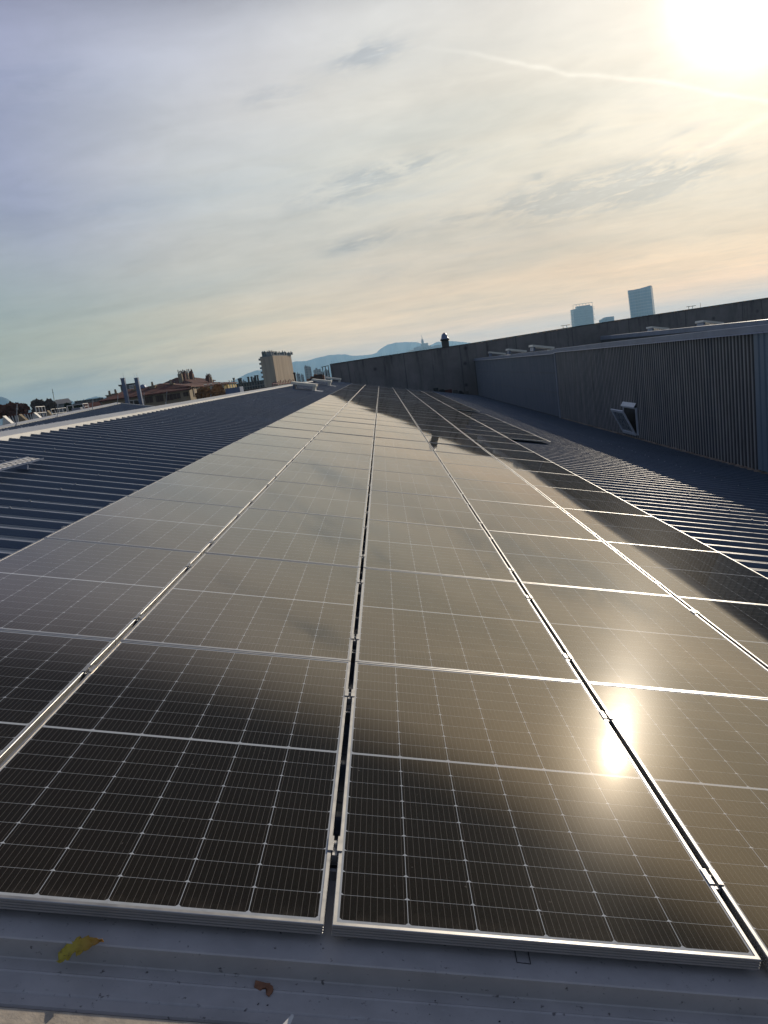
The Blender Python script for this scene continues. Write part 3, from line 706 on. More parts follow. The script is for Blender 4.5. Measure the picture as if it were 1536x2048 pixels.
# yellow leaf
def on_roof(px_, py_, n):
    d = ray(px_, py_); dn = d.x * SN + d.z * CS; cn_ = CP.x * SN + CP.z * CS
    return CP + d * ((n - cn_) / dn)
def flat_thing(outline, thick, bend, mat, name, label, cat, loc, rz, nsub=1, tilt=0):
    mb = MB(); n = len(outline)
    top = [(x, y, bend(x, y) + thick) for x, y in outline]; bot = [(x, y, bend(x, y)) for x, y in outline]
    cx = sum(p[0] for p in outline) / n; cy = sum(p[1] for p in outline) / n
    mb.v = top + bot + [(cx, cy, bend(cx, cy) + thick), (cx, cy, bend(cx, cy))]
    for i in range(n):
        j = (i + 1) % n; mb.f += [(i, j, 2 * n), (n + j, n + i, 2 * n + 1), (i, n + i, n + j, j)]
    o = mb.build(name, mat); o.location = loc; o.rotation_euler = (tilt, SL, rz)
    return tag(o, label, cat)
def leaf_obj():
    mb = MB(); L = .118; N = 26; K = 4
    def half(t, s):
        w = .021 * math.sin(math.pi * min(1, t * 1.03 + .06)) ** .7 * (1.15 - .55 * t) + .002
        w *= 1 + .13 * math.sin(t * 31 + s) + .08 * math.sin(t * 67 + 2 * s)
        if s < 0 and .30 < t < .42: w *= .45
        return w
    for i in range(N + 1):
        t = i / N
        for k in range(-K, K + 1):
            s = 1 if k >= 0 else -1; w = half(t, s) * abs(k) / K * s
            x = t * L; y = w + .010 * math.sin(t * 3.0) - .004 * t; z = .004 + .013 * t * t + abs(k / K) ** 2 * .007 + .0016 * math.sin(t * 24 + k)
            mb.v.append((x, y, z))
    q = 2 * K + 1
    for i in range(N):
        for k in range(2 * K): a = i * q + k; mb.f.append((a, a + q, a + q + 1, a + 1))
    M = bpy.data.materials.new('yellow_leaf'); M.use_nodes = True; t = M.node_tree; b = NB(t); p = t.nodes['Principled BSDF']
    oc = b.n('ShaderNodeTexCoord').outputs['Object']; x, y, z = b.sep(oc)
    c = b.mix(b.map(x, .02, .11), (.46, .37, .035), (.42, .20, .03))
    c = b.mix(b.map(b.noise(oc, 60, 5, .65), .5, .7, 0, .6), c, (.22, .15, .02))
    c = b.mix(b.map(b.noise(oc, 130, 3, .6), .64, .7, 0, .9), c, (.03, .018, .008))
    b.lk(c, p.inputs['Base Color']); p.inputs['Roughness'].default_value = .55
    o = mb.build('leaf', M, smooth=True)
    sm = o.modifiers.new('thickness', 'SOLIDIFY'); sm.thickness = .0008
    return o
o = leaf_obj(); B_ = on_roof(121, 1921, -.100); T_ = on_roof(216, 1889, -.054); ax = (T_ - B_); ln = ax.length; ax.normalize()
nz = rf(0, -.4, 1).normalized(); ay = nz.cross(ax).normalized(); nz = ax.cross(ay)
o.matrix_world = Matrix(((ax.x, ay.x, nz.x, B_.x), (ax.y, ay.y, nz.y, B_.y), (ax.z, ay.z, nz.z, B_.z), (0, 0, 0, 1))) @ Matrix.Translation((0, 0, .007)) @ Matrix.Scale(ln / .118, 4); bpy.context.view_layer.update()
tag(o, 'curled yellow brown leaf lying on the grey edge flashing', 'leaf')
M_card = mk('brown_card', (.30, .14, .075), .8, 0, .2, 60)
ol = [(0, .018), (.004, .0), (.022, -.004), (.026, .004), (.033, .007), (.040, .002), (.041, -.010), (.050, -.013), (.054, .004), (.048, .016), (.040, .018), (.039, .022), (.030, .019)]
flat_thing(ol, .003, lambda x, y: .0015 + .03 * x * .2, M_card, 'card_scrap', 'small brown scrap with a notch on the grey edge flashing', 'scrap', on_roof(505, 1975, -.132), R(-14))
flat_thing([(0, 0), (.018, -.002), (.022, .028), (.020, .034), (.016, .034)], .0006, lambda x, y: .001, M_whitep, 'paper_scrap', 'white pointed paper scrap at the bottom edge of the flashing', 'scrap', on_roof(563, 2052, -.109), R(-8))
for i in range(16):
    u, v = random.uniform(-.45, .8), random.uniform(-.135, -.055)
    mb = MB(); mb.lathe((0, 0, 0), [(.0018, 0), (.0026, .0012), (.0012, .0022)], 6)
    if i >= 6: continue
    o = mb.build('grit', M_black); o.location = rf(u, v, -.1322); o.rotation_euler = (0, SL, i); o.scale = (random.uniform(.8, 1.8), random.uniform(.6, 1.2), .8)
    tag(o, 'dark speck of grit on the grey edge flashing', 'grit', 'grit specks on the flashing')
# small wire clip under the second panel's front edge
mb = MB()
q = [(0, .05, 0), (0, 0, 0), (.036, 0, 0), (.036, .05, 0)]
for a, c in zip(q, q[1:]): mb.bar(a, c, .0010)
o = mb.build('wire_clip', M_black); o.location = on_roof(1034, 1925, -.0615); o.rotation_euler = (0, SL, R(-2)); tag(o, 'thin dark wire clip lying under the front edge of the third panel column', 'clip')

# ------------------------------------------------------------------ left roof: brackets, rods, ducts
def on_r0(px_, py_):
    d = ray(px_, py_); # plane z = zr0(Y) - .2388 (X - X0R)
    tn = math.tan(SL); k = CP.z - (zr0(CP.y) - tn * (CP.x - X0R)); g_ = .026 * d.y - tn * d.x - d.z
    return CP + d * (k / g_)
zz = [(10, 745), (105, 733), (295, 700), (388, 688), (518, 665), (600, 652), (722, 632), (797, 620), (908, 602), (978, 592), (1080, 575), (1145, 563), (1270, 542), (1328, 530), (1415, 515), (1470, 507)]
for i, (a, c) in enumerate(zz):
    p = on_r0(a / 6.98, 760 + c / 6.98)
    o = MB().box(-.14, .14, -.11, .11, 0, .10).box(-.05, .05, -.05, .05, .10, .16).build('roof_anchor', M_trim); o.location = p; o.rotation_euler = (0, SL, 0)
    tag(o, f'pale roof anchor on the far left roof, {"first second third fourth fifth sixth seventh eighth ninth tenth eleventh twelfth thirteenth fourteenth fifteenth sixteenth".split()[i]} from the left', 'roof anchor', 'pale anchors on the far left roof')
rods = [((29.4, 856), (34.4, 808.5), .028, 'thick pale rod nearest the left edge of the picture'), ((112, 843), (115.5, 803), .024, 'pale rod beside the rooftop railing'), ((110, 814), (104.6, 778), .018, 'tall thin dark antenna among the trees'),
        ((182, 832), (186, 797), .026, 'pale rod in front of the dark red roof'), ((232, 823), (236, 790), .026, 'pale rod just left of the two blue grey ducts'), ((286.5, 811), (288.4, 784.5), .024, 'pale rod touching the right duct'),
        ((331, 806), (334, 780.5), .026, 'pale rod at the corner of the far left roof'), ((420.6, 805), (422, 789), .03, 'short pale rod before the amber tree')]
for i, (a, c, r, lb) in enumerate(rods):
    p = at_x(*a, X0R if i != 7 else -16) - Vector((0, 0, .25)); q = at_x(*c, X0R if i != 7 else -16)
    q = at_y(c[0], c[1], p.y)
    o = MB(); o.bar(p, q, r, r * .8); o.bar(p, p + Vector((0, 0, .35)), r * 1.8); o.bar(p.lerp(q, .82), p.lerp(q, .86), r * 1.7)
    tag(o.build('lightning_rod' if i != 2 else 'antenna', M_black if i == 2 else M_steel), lb, 'lightning rod' if i != 2 else 'antenna', None if i == 2 else 'rods on the left roof edge')
for i, (bx, tx, ty, by) in enumerate(((257.8, 244.7, 757.5, 817), (284, 272.5, 756.8, 813))):
    Y = 56.5 + i * 1.2
    p = at_y(bx, by, Y); q = at_y(tx, ty, Y)
    dct = thing('duct_post', ['left one of two tall blue grey square ducts on the far left roof', 'right one of two tall blue grey square ducts on the far left roof'][i], 'duct', (p.x, p.y, p.z - .5), 'tall square ducts')
    h = q.z - p.z + .5
    MB().box(-.14, .14, -.14, .14, 0, h).build('duct_body', M_post, dct)
    MB().box(-.16, .16, -.16, .16, h, h + .05).build('duct_cap', M_post, dct)
    MB().box(.1405, .147, -.145, -.125, 0, h).build('sunlit_edge_strip', M_alu, dct)  # pale strip added to draw the sunlit right edge of the duct
    mb = MB(); mb.bar((.06, 0, h), (.10, 0, h + .45), .01); mb.bar((-.06, 0, h), (-.16, 0, h + .4), .006); mb.build('spike', M_steel, dct)

# ladder-like frames by the end of the concrete wall
p = at_y(651, 757, 66.0)
fr = MB()
xs = [at_y(q, 740, 66.0).x for q in (645.5, 651.5, 657.5)]; zb = p.z - .5; zt = at_y(645, 734, 66).z
for x in xs: fr.bar((x, 66, zb), (x, 66, zt), .035)
fr.bar((xs[0] - .12, 66, zt), (xs[2] + .05, 66, zt + .05), .03); fr.bar((xs[0], 66, zb + .35), (xs[2], 66, zb + .35), .025)
tag(fr.build('ladder_frame', M_black), 'black ladder-like steel frame left of the concrete wall', 'steel frame')

# ------------------------------------------------------------------ city
GZ = -10.2
def facade_frame(p0, p1):
    d = Vector((p1.x - p0.x, p1.y - p0.y, 0)); L = d.length; d.normalize(); return d, Vector((-d.y, d.x, 0)), L   # nrm points away from viewer for left->right
def house(name, label, p0, p1, depth, z_eave, ridge, mat_wall, mat_roof, hip=4, win=(), over=.45, group=None, storey=None, gable=False):
    """p0 left and p1 right end of the front facade in plan; windows (along 0..1, sill z, w, h, style)"""
    d, nrm, L = facade_frame(p0, p1)
    t = thing(name, label, 'building', (p0.x, p0.y, GZ), group)
    def W_(a, q, z): v = d * a + nrm * q; return (v.x, v.y, z - GZ)
    mb = MB(); mb.prism([W_(0, 0, 0)[:2], W_(L, 0, 0)[:2], W_(L, depth, 0)[:2], W_(0, depth, 0)[:2]], 0, z_eave - GZ); mb.build('wall', mat_wall, t)
    o = over; e = [W_(-o, -o, z_eave), W_(L + o, -o, z_eave), W_(L + o, depth + o, z_eave), W_(-o, depth + o, z_eave)]
    e2 = [(x, y, z + .18) for x, y, z in e]
    if ridge > 0:
        r = [W_(hip, depth / 2, z_eave + ridge), W_(L - hip, depth / 2, z_eave + ridge)]
        mb = MB(); mb.add(e + e2 + r, [(3, 2, 1, 0), (0, 1, 5, 4), (1, 2, 6, 5), (2, 3, 7, 6), (3, 0, 4, 7), (4, 5, 9, 8), (6, 7, 8, 9), (5, 6, 9), (7, 4, 8)])
    else:
        mb = MB(); mb.add(e + e2, [(3, 2, 1, 0), (0, 1, 5, 4), (1, 2, 6, 5), (2, 3, 7, 6), (3, 0, 4, 7), (4, 5, 6, 7)])
    rfo = mb.build('roof', mat_roof, t)
    for (f, zs, w, h, st) in win:
        a = f * L; wn = MB()
        def wb(m_, a0, a1, q0, q1, z0, z1):
            P = [W_(a0, q0, z0), W_(a1, q0, z0), W_(a1, q1, z0), W_(a0, q1, z0)]
            m_.add(P + [(x, y, z + z1 - z0) for x, y, z in P], [(0, 3, 2, 1), (4, 5, 6, 7), (0, 1, 5, 4), (1, 2, 6, 5), (2, 3, 7, 6), (3, 0, 4, 7)])
        wb(wn, a - w / 2 - .08, a + w / 2 + .08, -.07, -.003, zs - .1, zs + h + .08)
        fo = wn.build('window', M_whitep if st == 'white' else mat_wall, t)
        pn = MB()
        if st == 'shut':
            wb(pn, a - w / 2, a - .02, -.13, -.072, zs, zs + h); wb(pn, a + .02, a + w / 2, -.13, -.072, zs, zs + h); pn.build('shutter', M_shut, fo)
        else:
            wb(pn, a - w / 2, a - .05, -.10, -.072, zs, zs + h); wb(pn, a + .05, a + w / 2, -.10, -.072, zs, zs + h); pn.build('pane', M_glass, fo)
    t['_L'] = L
    return t, W_, L, rfo
D1 = 120
pl, pr_ = at(203, 804, D1), at(377, 779.5, D1); ze = (pl.z + pr_.z) / 2
cx = lambda px_: (px_ - 203) / (377 - 203)
wins = []
for px_, py0, py1, w, st in ((223, 806, 816, 1.0, 'shut'), (244, 805.5, 814, 1.0, 'shut'), (264, 801.5, 811, 1.1, 'white'), (276, 800.5, 809, 1.1, 'white'), (295, 793.5, 806, 1.15, 'shut'), (316, 791, 804, 1.15, 'shut'), (336, 789, 801, 1.1, 'shut'), (351, 787, 798, 1.1, 'shut'), (370, 784.5, 793, .8, 'shut')):
    zt_ = at(px_, py0, D1).z; zb_ = at(px_, py1, D1).z; wins.append((cx(px_), zb_ + 0, w, zt_ - zb_, st))
    if st == 'shut': wins.append((cx(px_), zb_ - 3.1, w, 1.5, 'white'))
T1, W1, L1, roof1 = house('apartment_building', 'long beige apartment house with dark red hipped tile roof and brown shutters', pl, pr_, 11, ze, 1.45, M_beige, M_tile, 4.0, wins)
# cornice line and chimneys (chimneys sit in the roof: sub-parts)
def chim(px_, py_, D, h, w, parent, roundtop=False):
    p = at(px_, py_, D); mb = MB(); q = p - parent.location if False else Vector((p.x - T1.location.x, p.y - T1.location.y, p.z - GZ))
    mb.box(q.x - w / 2, q.x + w / 2, q.y - w / 2, q.y + w / 2, q.z - h, q.z); mb.box(q.x - w * .62, q.x + w * .62, q.y - w * .62, q.y + w * .62, q.z, q.z + .12)
    mb.bar((q.x, q.y, q.z + .1), (q.x, q.y, q.z + .75), .22, .16)
    return mb.build('chimney', M_beige, parent)
for px_, py_, h in ((305.5, 773, 2.2), (342, 769, 2.2), (232, 788, 1.8), (220, 791, 2.0), (271, 780, 1.8)): chim(px_, py_, D1 + 3.5, h, .9, roof1)
p = at(285.5, 772.5, D1 + 5); o = MB().lathe((p.x - T1.location.x, p.y - T1.location.y, p.z - GZ - .8), [(.2, -.9), (.3, 0), (.55, .25), (.6, .6), (.45, .95), (.1, 1.1)], 10).build('cowl', M_post, roof1)
# side wing with receding yellow-ish facade
p0, p1 = at(378, 778, D1 + 1), at(402, 769.5, D1 + 14)
house('apartment_building', 'beige side wing with two dark windows at the right end of the long apartment house', p0, p1, 10, at(390, 774, D1 + 7).z, 1.3, M_beige, M_tile, 3,
      [(.28, at(385, 793, D1 + 4).z, 1.1, 1.7, 'shut'), (.62, at(393, 792, D1 + 8).z, 1.1, 1.7, 'shut'), (.3, at(385, 793, D1 + 4).z - 3.1, 1.1, 1.6, 'white')])
p0, p1 = at(404, 770, 150), at(452, 768.5, 158)
Tb, Wb, Lb, rb = house('apartment_building', 'ochre house with a red roof behind the amber tree', p0, p1, 12, at(430, 771, 154).z, 1.2, M_ochre, M_tile, 3,
      [(f, at(430, 784, 154).z, 1.0, 1.7, 'white') for f in (.12, .35, .58, .82)])
p0, p1 = at(455, 768, 165), at(472, 766, 185)
house('apartment_building', 'narrow sunlit yellow house end with white windows', p0, p1, 9, at(463, 766.5, 172).z, .9, M_ochre, M_tile, 2.5, [(f, at(463, 780, 172).z, .9, 2.2, 'white') for f in (.2, .5, .8)])
# crowded red roofs and chimneys behind
for i, (px_, py_, w, D, lb) in enumerate(((398, 759, 13, 190, 'red tiled roof with chimneys left of centre behind the ochre house'), (412, 757, 15, 215, 'highest red tiled roof with many chimney pots behind the ochre house'), (443, 760, 12, 200, 'pinkish house with flat parapet and chimney pots behind the ochre house'))):
    a, c = at(px_ - w, py_ + 5, D), at(px_ + w, py_ + 1.5, D + 6)
    t_, w_, l_, r_ = house('town_house', lb, a, c, 12, (a.z + c.z) / 2 - .5, 2.2 if i < 2 else 0, M_beige, M_tile, 3, [])
    for q in range(4):
        f = (q + .5) / 4 * l_; zz_ = (a.z + c.z) / 2 + 1.0 - (0 if i < 2 else .8); mb = MB(); P = w_(f, 5 + random.uniform(-2, 2), zz_)
        mb.box(P[0] - .5, P[0] + .5, P[1] - .4, P[1] + .4, P[2] - 1, P[2] + 1.4)
        for k in (-.3, .05, .35): mb.bar((P[0] + k, P[1], P[2] + 1.4), (P[0] + k, P[1], P[2] + 2.0 + random.uniform(0, .5)), .14, .12)
        mb.build('chimney', M_tile if q % 2 else M_beige, r_)
# pale flats behind the long house
a, c = at(241, 776, 210), at(276, 769, 210)
t_, w_, l_, r_ = house('apartment_block', 'pale grey flats with white patterned balcony showing behind the two ducts', a, c, 10, at(262, 768, 210).z, 0, M_blockg, M_blockg, 0, [])
mb = MB(); P0 = w_(l_ * .62, -.3, 0)
for i in range(3):
    for j in range(3):
        q = w_(l_ * (.60 + .11 * i), -.35, at(266, 777.5 - 3 * j, 210).z)
        mb.box(q[0] - .55, q[0] + .55, q[1] - .2, q[1] + .2, q[2], q[2] + .22)
mb.build('balcony', M_whitep, t_)
# dark red low house, left
a, c = at(168, 826, 90), at(207, 820, 90)
house('town_house', 'small house with steep dark red roof left of the long apartment house', a, c, 5, at(188, 822, 90).z, 1.0, M_beige, M_tile, .3, [], over=.15)
# white long building far left
a, c = at(150, 813, 260), at(212, 803, 260)
house('apartment_block', 'long whitish building with dark window openings left of the chimneys', a, c, 14, at(180, 804, 260).z, 0, M_blockg, M_blockg, 0,
      [(f, at(180, 810, 260).z, 1.6, 1.8, 'dark') for f in (.1, .25, .4, .55, .7, .85)])
a, c = at(110, 812, 330), at(142, 806, 330)
house('industrial_shed', 'pale grey shed with ridged roof behind the bare trees', a, c, 20, at(125, 808, 330).z, 2.2, M_blockg, M_blockg, .5, [])
# saw-tooth workshop with pale gables
sw = thing('sawtooth_workshop', 'old workshop with a row of pale triangular gables beside the left roof edge', 'building', (0, 0, 0))
tri = [((5.4, 832), (5.4, 862), (36, 858), 46), ((37.5, 828.5), (38, 856), (66, 852), 52), ((67.3, 825), (68, 850), (93, 846), 58), ((94, 821), (95, 845), (112, 841), 64)]
for i, (a, c, e, D) in enumerate(tri):
    P = [at(*a, D), at(*c, D), at(*e, D + .5)]; mb = MB()
    b_ = [Vector((q.x, q.y + .35, q.z)) for q in P]
    mb.add(P + b_, [(0, 1, 2), (5, 4, 3), (0, 3, 4, 1), (1, 4, 5, 2), (2, 5, 3, 0)]); mb.build('gable', M_beige if i % 2 else M_whitep, sw)
    if i < 3:
        nx = tri[i + 1]; Dq = nx[3] + 2.5
        q0, q1, q2, q3 = at(a[0] + 2, a[1] + 1.5, Dq), at(nx[0][0] + 1, nx[0][1] + 1.5, Dq), at(nx[1][0] + 1, nx[1][1] + 8, Dq), at(e[0], e[1] + 8, Dq)
        mb = MB(); bk = Vector((0, 1.5, 0)); mb.add([q0, q1, q2, q3, q0 + bk, q1 + bk], [(0, 3, 2, 1), (0, 1, 5, 4)]); mb.build('glazed_slope', M_glass, sw)
        mb = MB(); mb.bar(q0, q1, .09); mb.build('ridge_tile', M_tile, sw)
        mb = MB()
        for f in (.35, .55, .75, .92): u0, u1 = q0.lerp(q1, f), q3.lerp(q2, f); mb.bar(u0 - Vector((0, .06, 0)), u1 - Vector((0, .06, 0)), .04)
        mb.build('glazing_bar', M_whitep, sw)
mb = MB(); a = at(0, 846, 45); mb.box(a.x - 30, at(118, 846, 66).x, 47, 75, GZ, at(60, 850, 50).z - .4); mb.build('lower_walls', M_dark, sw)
# white guard rail and plant
gr = MB(); n_ = 5
A0, A1 = at(106, 838, 62), at(136, 834, 64)
for i in range(n_):
    q = A0.lerp(A1, i / (n_ - 1)); gr.bar(q - Vector((0, 0, .4)), q + Vector((0, 0, .75)), .03)
for h in (.05, .4, .75): gr.bar(A0 + Vector((0, 0, h)), A1 + Vector((0, 0, h)), .025)
tag(gr.build('guard_rail', M_whitep), 'white pipe guard rail on the roof beyond the left roof edge', 'railing')
gr = MB(); A0, A1 = at(76, 838, 60), at(94, 836, 62)
for i in range(4):
    q = A0.lerp(A1, i / 3); gr.bar(q - Vector((0, 0, .5)), q + Vector((0, 0, .9)), .035)
for h in (0, .45, .9): gr.bar(A0 + Vector((0, 0, h)), A1 + Vector((0, 0, h)), .03)
tag(gr.build('guard_rail', M_whitep), 'white square lattice frame between the pale gables', 'railing')
st = thing('roof_plant', 'white rooftop machine cage with steps next to the guard rail', 'machine', at(139, 835, 66))
mb = MB(); P = [(0, 0), (1.4, .3)]
for (x, y) in ((0, 0), (1.3, 0), (0, 1.1), (1.3, 1.1)): mb.bar((x, y, -1), (x, y, .95), .04)
for z in (.05, .5, .95):
    mb.bar((0, 0, z), (1.3, 0, z), .03); mb.bar((1.3, 0, z), (1.3, 1.1, z), .03); mb.bar((0, 0, z), (0, 1.1, z), .03)
mb.build('cage', M_whitep, st)
MB().box(.2, .9, .3, .9, -1, .7).build('machine_body', M_trim, st)
mb = MB()
for k in range(6): mb.box(1.35 + k * .09, 1.45 + k * .09, 0, .7, .7 - k * .27, .74 - k * .27)
mb.bar((1.3, 0, .9), (1.9, 0, -.8), .04); mb.build('steps', M_whitep, st)
MB().box(2.0, 2.7, 0, .8, -1, .2).box(2.1, 2.5, .1, .6, .2, .38).build('machine_body', M_whitep, st)

# the tall gable-ended block
Dk = 430
pa, pb, pc = at(520, 716, Dk + 6), at(545, 712, Dk), at(582, 712, Dk + 40)
tb = thing('tower_block', 'tall narrow windowless apartment block with crowded rooftop, left of centre', 'building', (pb.x, pb.y, GZ))
def loc(p): return (p.x - pb.x, p.y - pb.y)
ztop = at(545, 711.5, Dk).z - GZ
back = (loc(pa)[0] + loc(pc)[0], loc(pa)[1] + loc(pc)[1])
fp = [loc(pb), loc(pc), back, loc(pa)]
MB().prism(fp, 6.5, ztop).build('wall', M_blockc, tb)
def inset(f): c = (sum(p[0] for p in fp) / 4, sum(p[1] for p in fp) / 4); return [(c[0] + (p[0] - c[0]) * f, c[1] + (p[1] - c[1]) * f) for p in fp]
MB().prism(inset(1.008), ztop + .003, ztop + .5).build('roof_slab', M_blockg, tb)
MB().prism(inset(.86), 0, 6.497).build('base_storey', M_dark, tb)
for k in range(2):
    q = fp[0 if k else 3]; mb = MB(); mb.box(q[0] * .9 - .6, q[0] * .9 + .6, q[1] * .9 + 1.2, q[1] * .9 + 2.4, 0, 6.4); mb.build('pillar', M_blockc, tb)
va = Vector((*loc(pa), 0)); vc = Vector((*loc(pc), 0)); left_n = (Vector((0, 0, 0)) - vc).normalized(); awn = va.normalized()
for k in range(8):
    z = 8.5 + (ztop - 9) * k / 7.4; mb = MB(); q = va + awn * 0
    P = [q + awn * .003, q + awn * 1.3, q + awn * 1.3 + vc.normalized() * 9, q + awn * .003 + vc.normalized() * 9]
    mb.prism([(p.x, p.y) for p in P], z, z + 1.15); mb.build('balcony', M_blockg, tb)
for k in range(9):
    f = k / 8; q = va * (.75 - .45 * (k % 2) * .3) * (1 - f) * .9 + vc * f * .95; h = random.uniform(1.6, 3.0) if k < 4 else random.uniform(1.2, 1.9); w = random.uniform(1.0, 2.0)
    mb = MB(); mb.box(q.x - w, q.x + w, q.y + 1.2, q.y + 3, ztop + .5, ztop + .5 + h)
    for s in (-.5, .4): mb.bar((q.x + s * w, q.y + 2, ztop + .5 + h), (q.x + s * w, q.y + 2, ztop + h + random.uniform(.9, 1.6)), .3)
    mb.build('rooftop_box', M_blockg if k % 3 else M_dark, tb)
# low dark complex left of the block
a, c = at(470, 778, 250), at(528, 771, 250)
Tl, wl, ll, rl = house('factory_block', 'long low grey building with rows of dark windows left of the tall block', a, c, 14, at(498, 765, 250).z, 0, M_blockg, M_dark, 0,
      [((i + .5) / 11, at(498, 772, 250).z, 1.1, 1.1, 'dark') for i in range(11)] + [((i + .5) / 11, at(498, 780, 250).z, 1.1, 1.1, 'dark') for i in range(11)])
for px_, y0_, y1_ in ((469, 757, 768), (479, 758, 768), (483, 757.5, 768), (498, 755, 766), (504.5, 754.5, 765), (512, 752, 764), (516.5, 751.5, 763), (509.5, 756, 764), (591, 748, 762)):
    D = 252 if px_ < 550 else 110
    p = at(px_, y1_, D); q = at(px_, y0_, D); o = MB().box(p.x - .28 * D / 250, p.x + .28 * D / 250, p.y, p.y + .5, p.z - 2, q.z).box(p.x - .36 * D / 250, p.x + .36 * D / 250, p.y - .1, p.y + .6, q.z, q.z + .25).build('chimney_stack', M_dark)
    tag(o, {469: 'leftmost dark stack above the low grey building', 479: 'second dark stack from the left above the low grey building', 483: 'third dark stack, close beside the second, above the low grey building', 498: 'fourth dark stack, standing apart on the low grey building', 504.5: 'fifth dark stack from the left above the low grey building', 512: 'thick dark stack near the tall block', 516.5: 'last dark stack touching the tall block outline', 509.5: 'short dark stack between the taller ones by the tall block', 591: 'thin dark stack at the right foot of the tall block'}[px_], 'chimney', 'dark stacks around the tall block')
a, c = at(546, 771, 95), at(588, 768, 100)
hz = MB()
o = house('low_roof', 'low roof edge with red railings at the foot of the tall block', a, c, 6, at(567, 772, 97).z, 0, M_dark, M_dark, 0, [])
mb = MB(); d_, n_, l_ = facade_frame(a, c)
for k in range(14): q = a + d_ * l_ * k / 13; mb.bar((q.x - a.x, q.y - a.y - .3, a.z - GZ - .6), (q.x - a.x, q.y - a.y - .3, a.z - GZ + .35 + (k % 3) * .1), .05)
mb.bar((0, -.3, a.z - GZ + .2), (c.x - a.x, c.y - a.y - .3, c.z - GZ + .15), .06)
M_red = mk('red_paint', (.22, .04, .05), .6); mb.build('railing', M_red, o[0])
# arched dark shed and brick pile behind the vents
p = at(612, 765, 110); q = at(645, 752, 110); mb = MB(); N = 10; w = (q.x - p.x)
vs = []
for i in range(N + 1):
    t_ = i / N; z = p.z - .3 + 2.0 * math.sin(math.pi * (.08 + .5 * t_)) * .62; vs += [(p.x + w * t_, p.y, z), (p.x + w * t_, p.y + 5, z), (p.x + w * t_, p.y, GZ)]
for i in range(N): a = i * 3; mb.f += [(a, a + 1, a + 4, a + 3), (a, a + 3, a + 5, a + 2)]
mb.v = vs
tag(mb.build('arched_shed', M_shut), 'dark brown arched shed roof just behind the cream vents', 'shed')
p = at(632, 758, 112); mb = MB()
for k in range(5): mb.box(p.x - 1.2 + k * .55, p.x - .75 + k * .55, p.y - 2, p.y - 1.2, p.z - 1, p.z + .2 + .25 * (k % 3))
M_orange = mk('orange_brick', (.33, .12, .05), .85); tag(mb.build('brick_stack', M_orange), 'orange brick stack between the arched shed and the black frame', 'bricks')

# hazy far city blocks
random.seed(21)
def far_mat():
    M = bpy.data.materials.new('far_facade'); M.use_nodes = True; t = M.node_tree; b = NB(t); p = t.nodes['Principled BSDF']
    oc = b.n('ShaderNodeTexCoord').outputs['Object']; x, y, z = b.sep(oc)
    s = b.m('ADD', x, b.m('MULTIPLY', y, .8))
    w = b.m('MULTIPLY', b.m('GREATER_THAN', b.m('FRACT', b.m('DIVIDE', s, 3.2)), .5), b.m('GREATER_THAN', b.m('FRACT', b.m('DIVIDE', z, 3.0)), .45))
    r = b.n('ShaderNodeObjectInfo').outputs['Random']
    c = b.mix(r, (.34, .32, .29), (.22, .22, .23)); c = b.mix(b.m('MULTIPLY', w, .75), c, (.05, .055, .065))
    b.lk(c, p.inputs['Base Color']); p.inputs['Roughness'].default_value = .8; return M
M_far = far_mat()
FAR = [(612, 733, 757, 8, 900, 'left slab of the pair of pale high-rises in the haze left of the concrete wall'), (618.5, 734.5, 757, 6, 930, 'right slab of the pair of pale high-rises in the haze left of the concrete wall'), (634, 740, 757, 15, 1050, 'wide pale slab right of the twin high-rises'),
       (653, 741, 757, 10, 980, 'pale block behind the black ladder frame'), (596, 748, 760, 7, 700, 'small hazy block at the right side of the tall block'), (604, 750, 760, 6, 820, 'lower hazy block left of the twin high-rises'), (644, 746, 757, 8, 760, 'low hazy block before the wide pale slab'),
       (488, 763, 775, 9, 620, 'hazy block left of the tall block, under the blue hill'), (508, 759, 772, 9, 760, 'hazy block touching the tall block on its left'), (155, 803, 815, 6, 900, 'far pale block at the left under the tree tops'), (168, 801, 815, 5, 1000, 'far pale block with a rooftop pair left of the chimneys'), (180, 800, 815, 6, 1100, 'far pale block left of the red hipped roof'), (200, 797, 812, 8, 1300, 'far bluish block beside the chimney of the long house')]
for px_, y0_, y1_, w, D, lb in FAR:
    a = at(px_ - w / 2, y0_, D); c = at(px_ + w / 2, y0_ - .14 * w, D); W2 = (c - a).length
    t = thing('apartment_block', lb, 'building', (a.x, a.y, GZ), 'hazy far apartment blocks', (0, 0, math.atan2(c.y - a.y, c.x - a.x)))
    h = a.z - GZ
    MB().box(0, W2, 0, W2 * .6, 0, h).build('wall', M_far, t)
    MB().box(W2 * .3, W2 * .55, W2 * .2, W2 * .4, h, h + W2 * .1 + 1).build('rooftop_box', M_blockg, t)
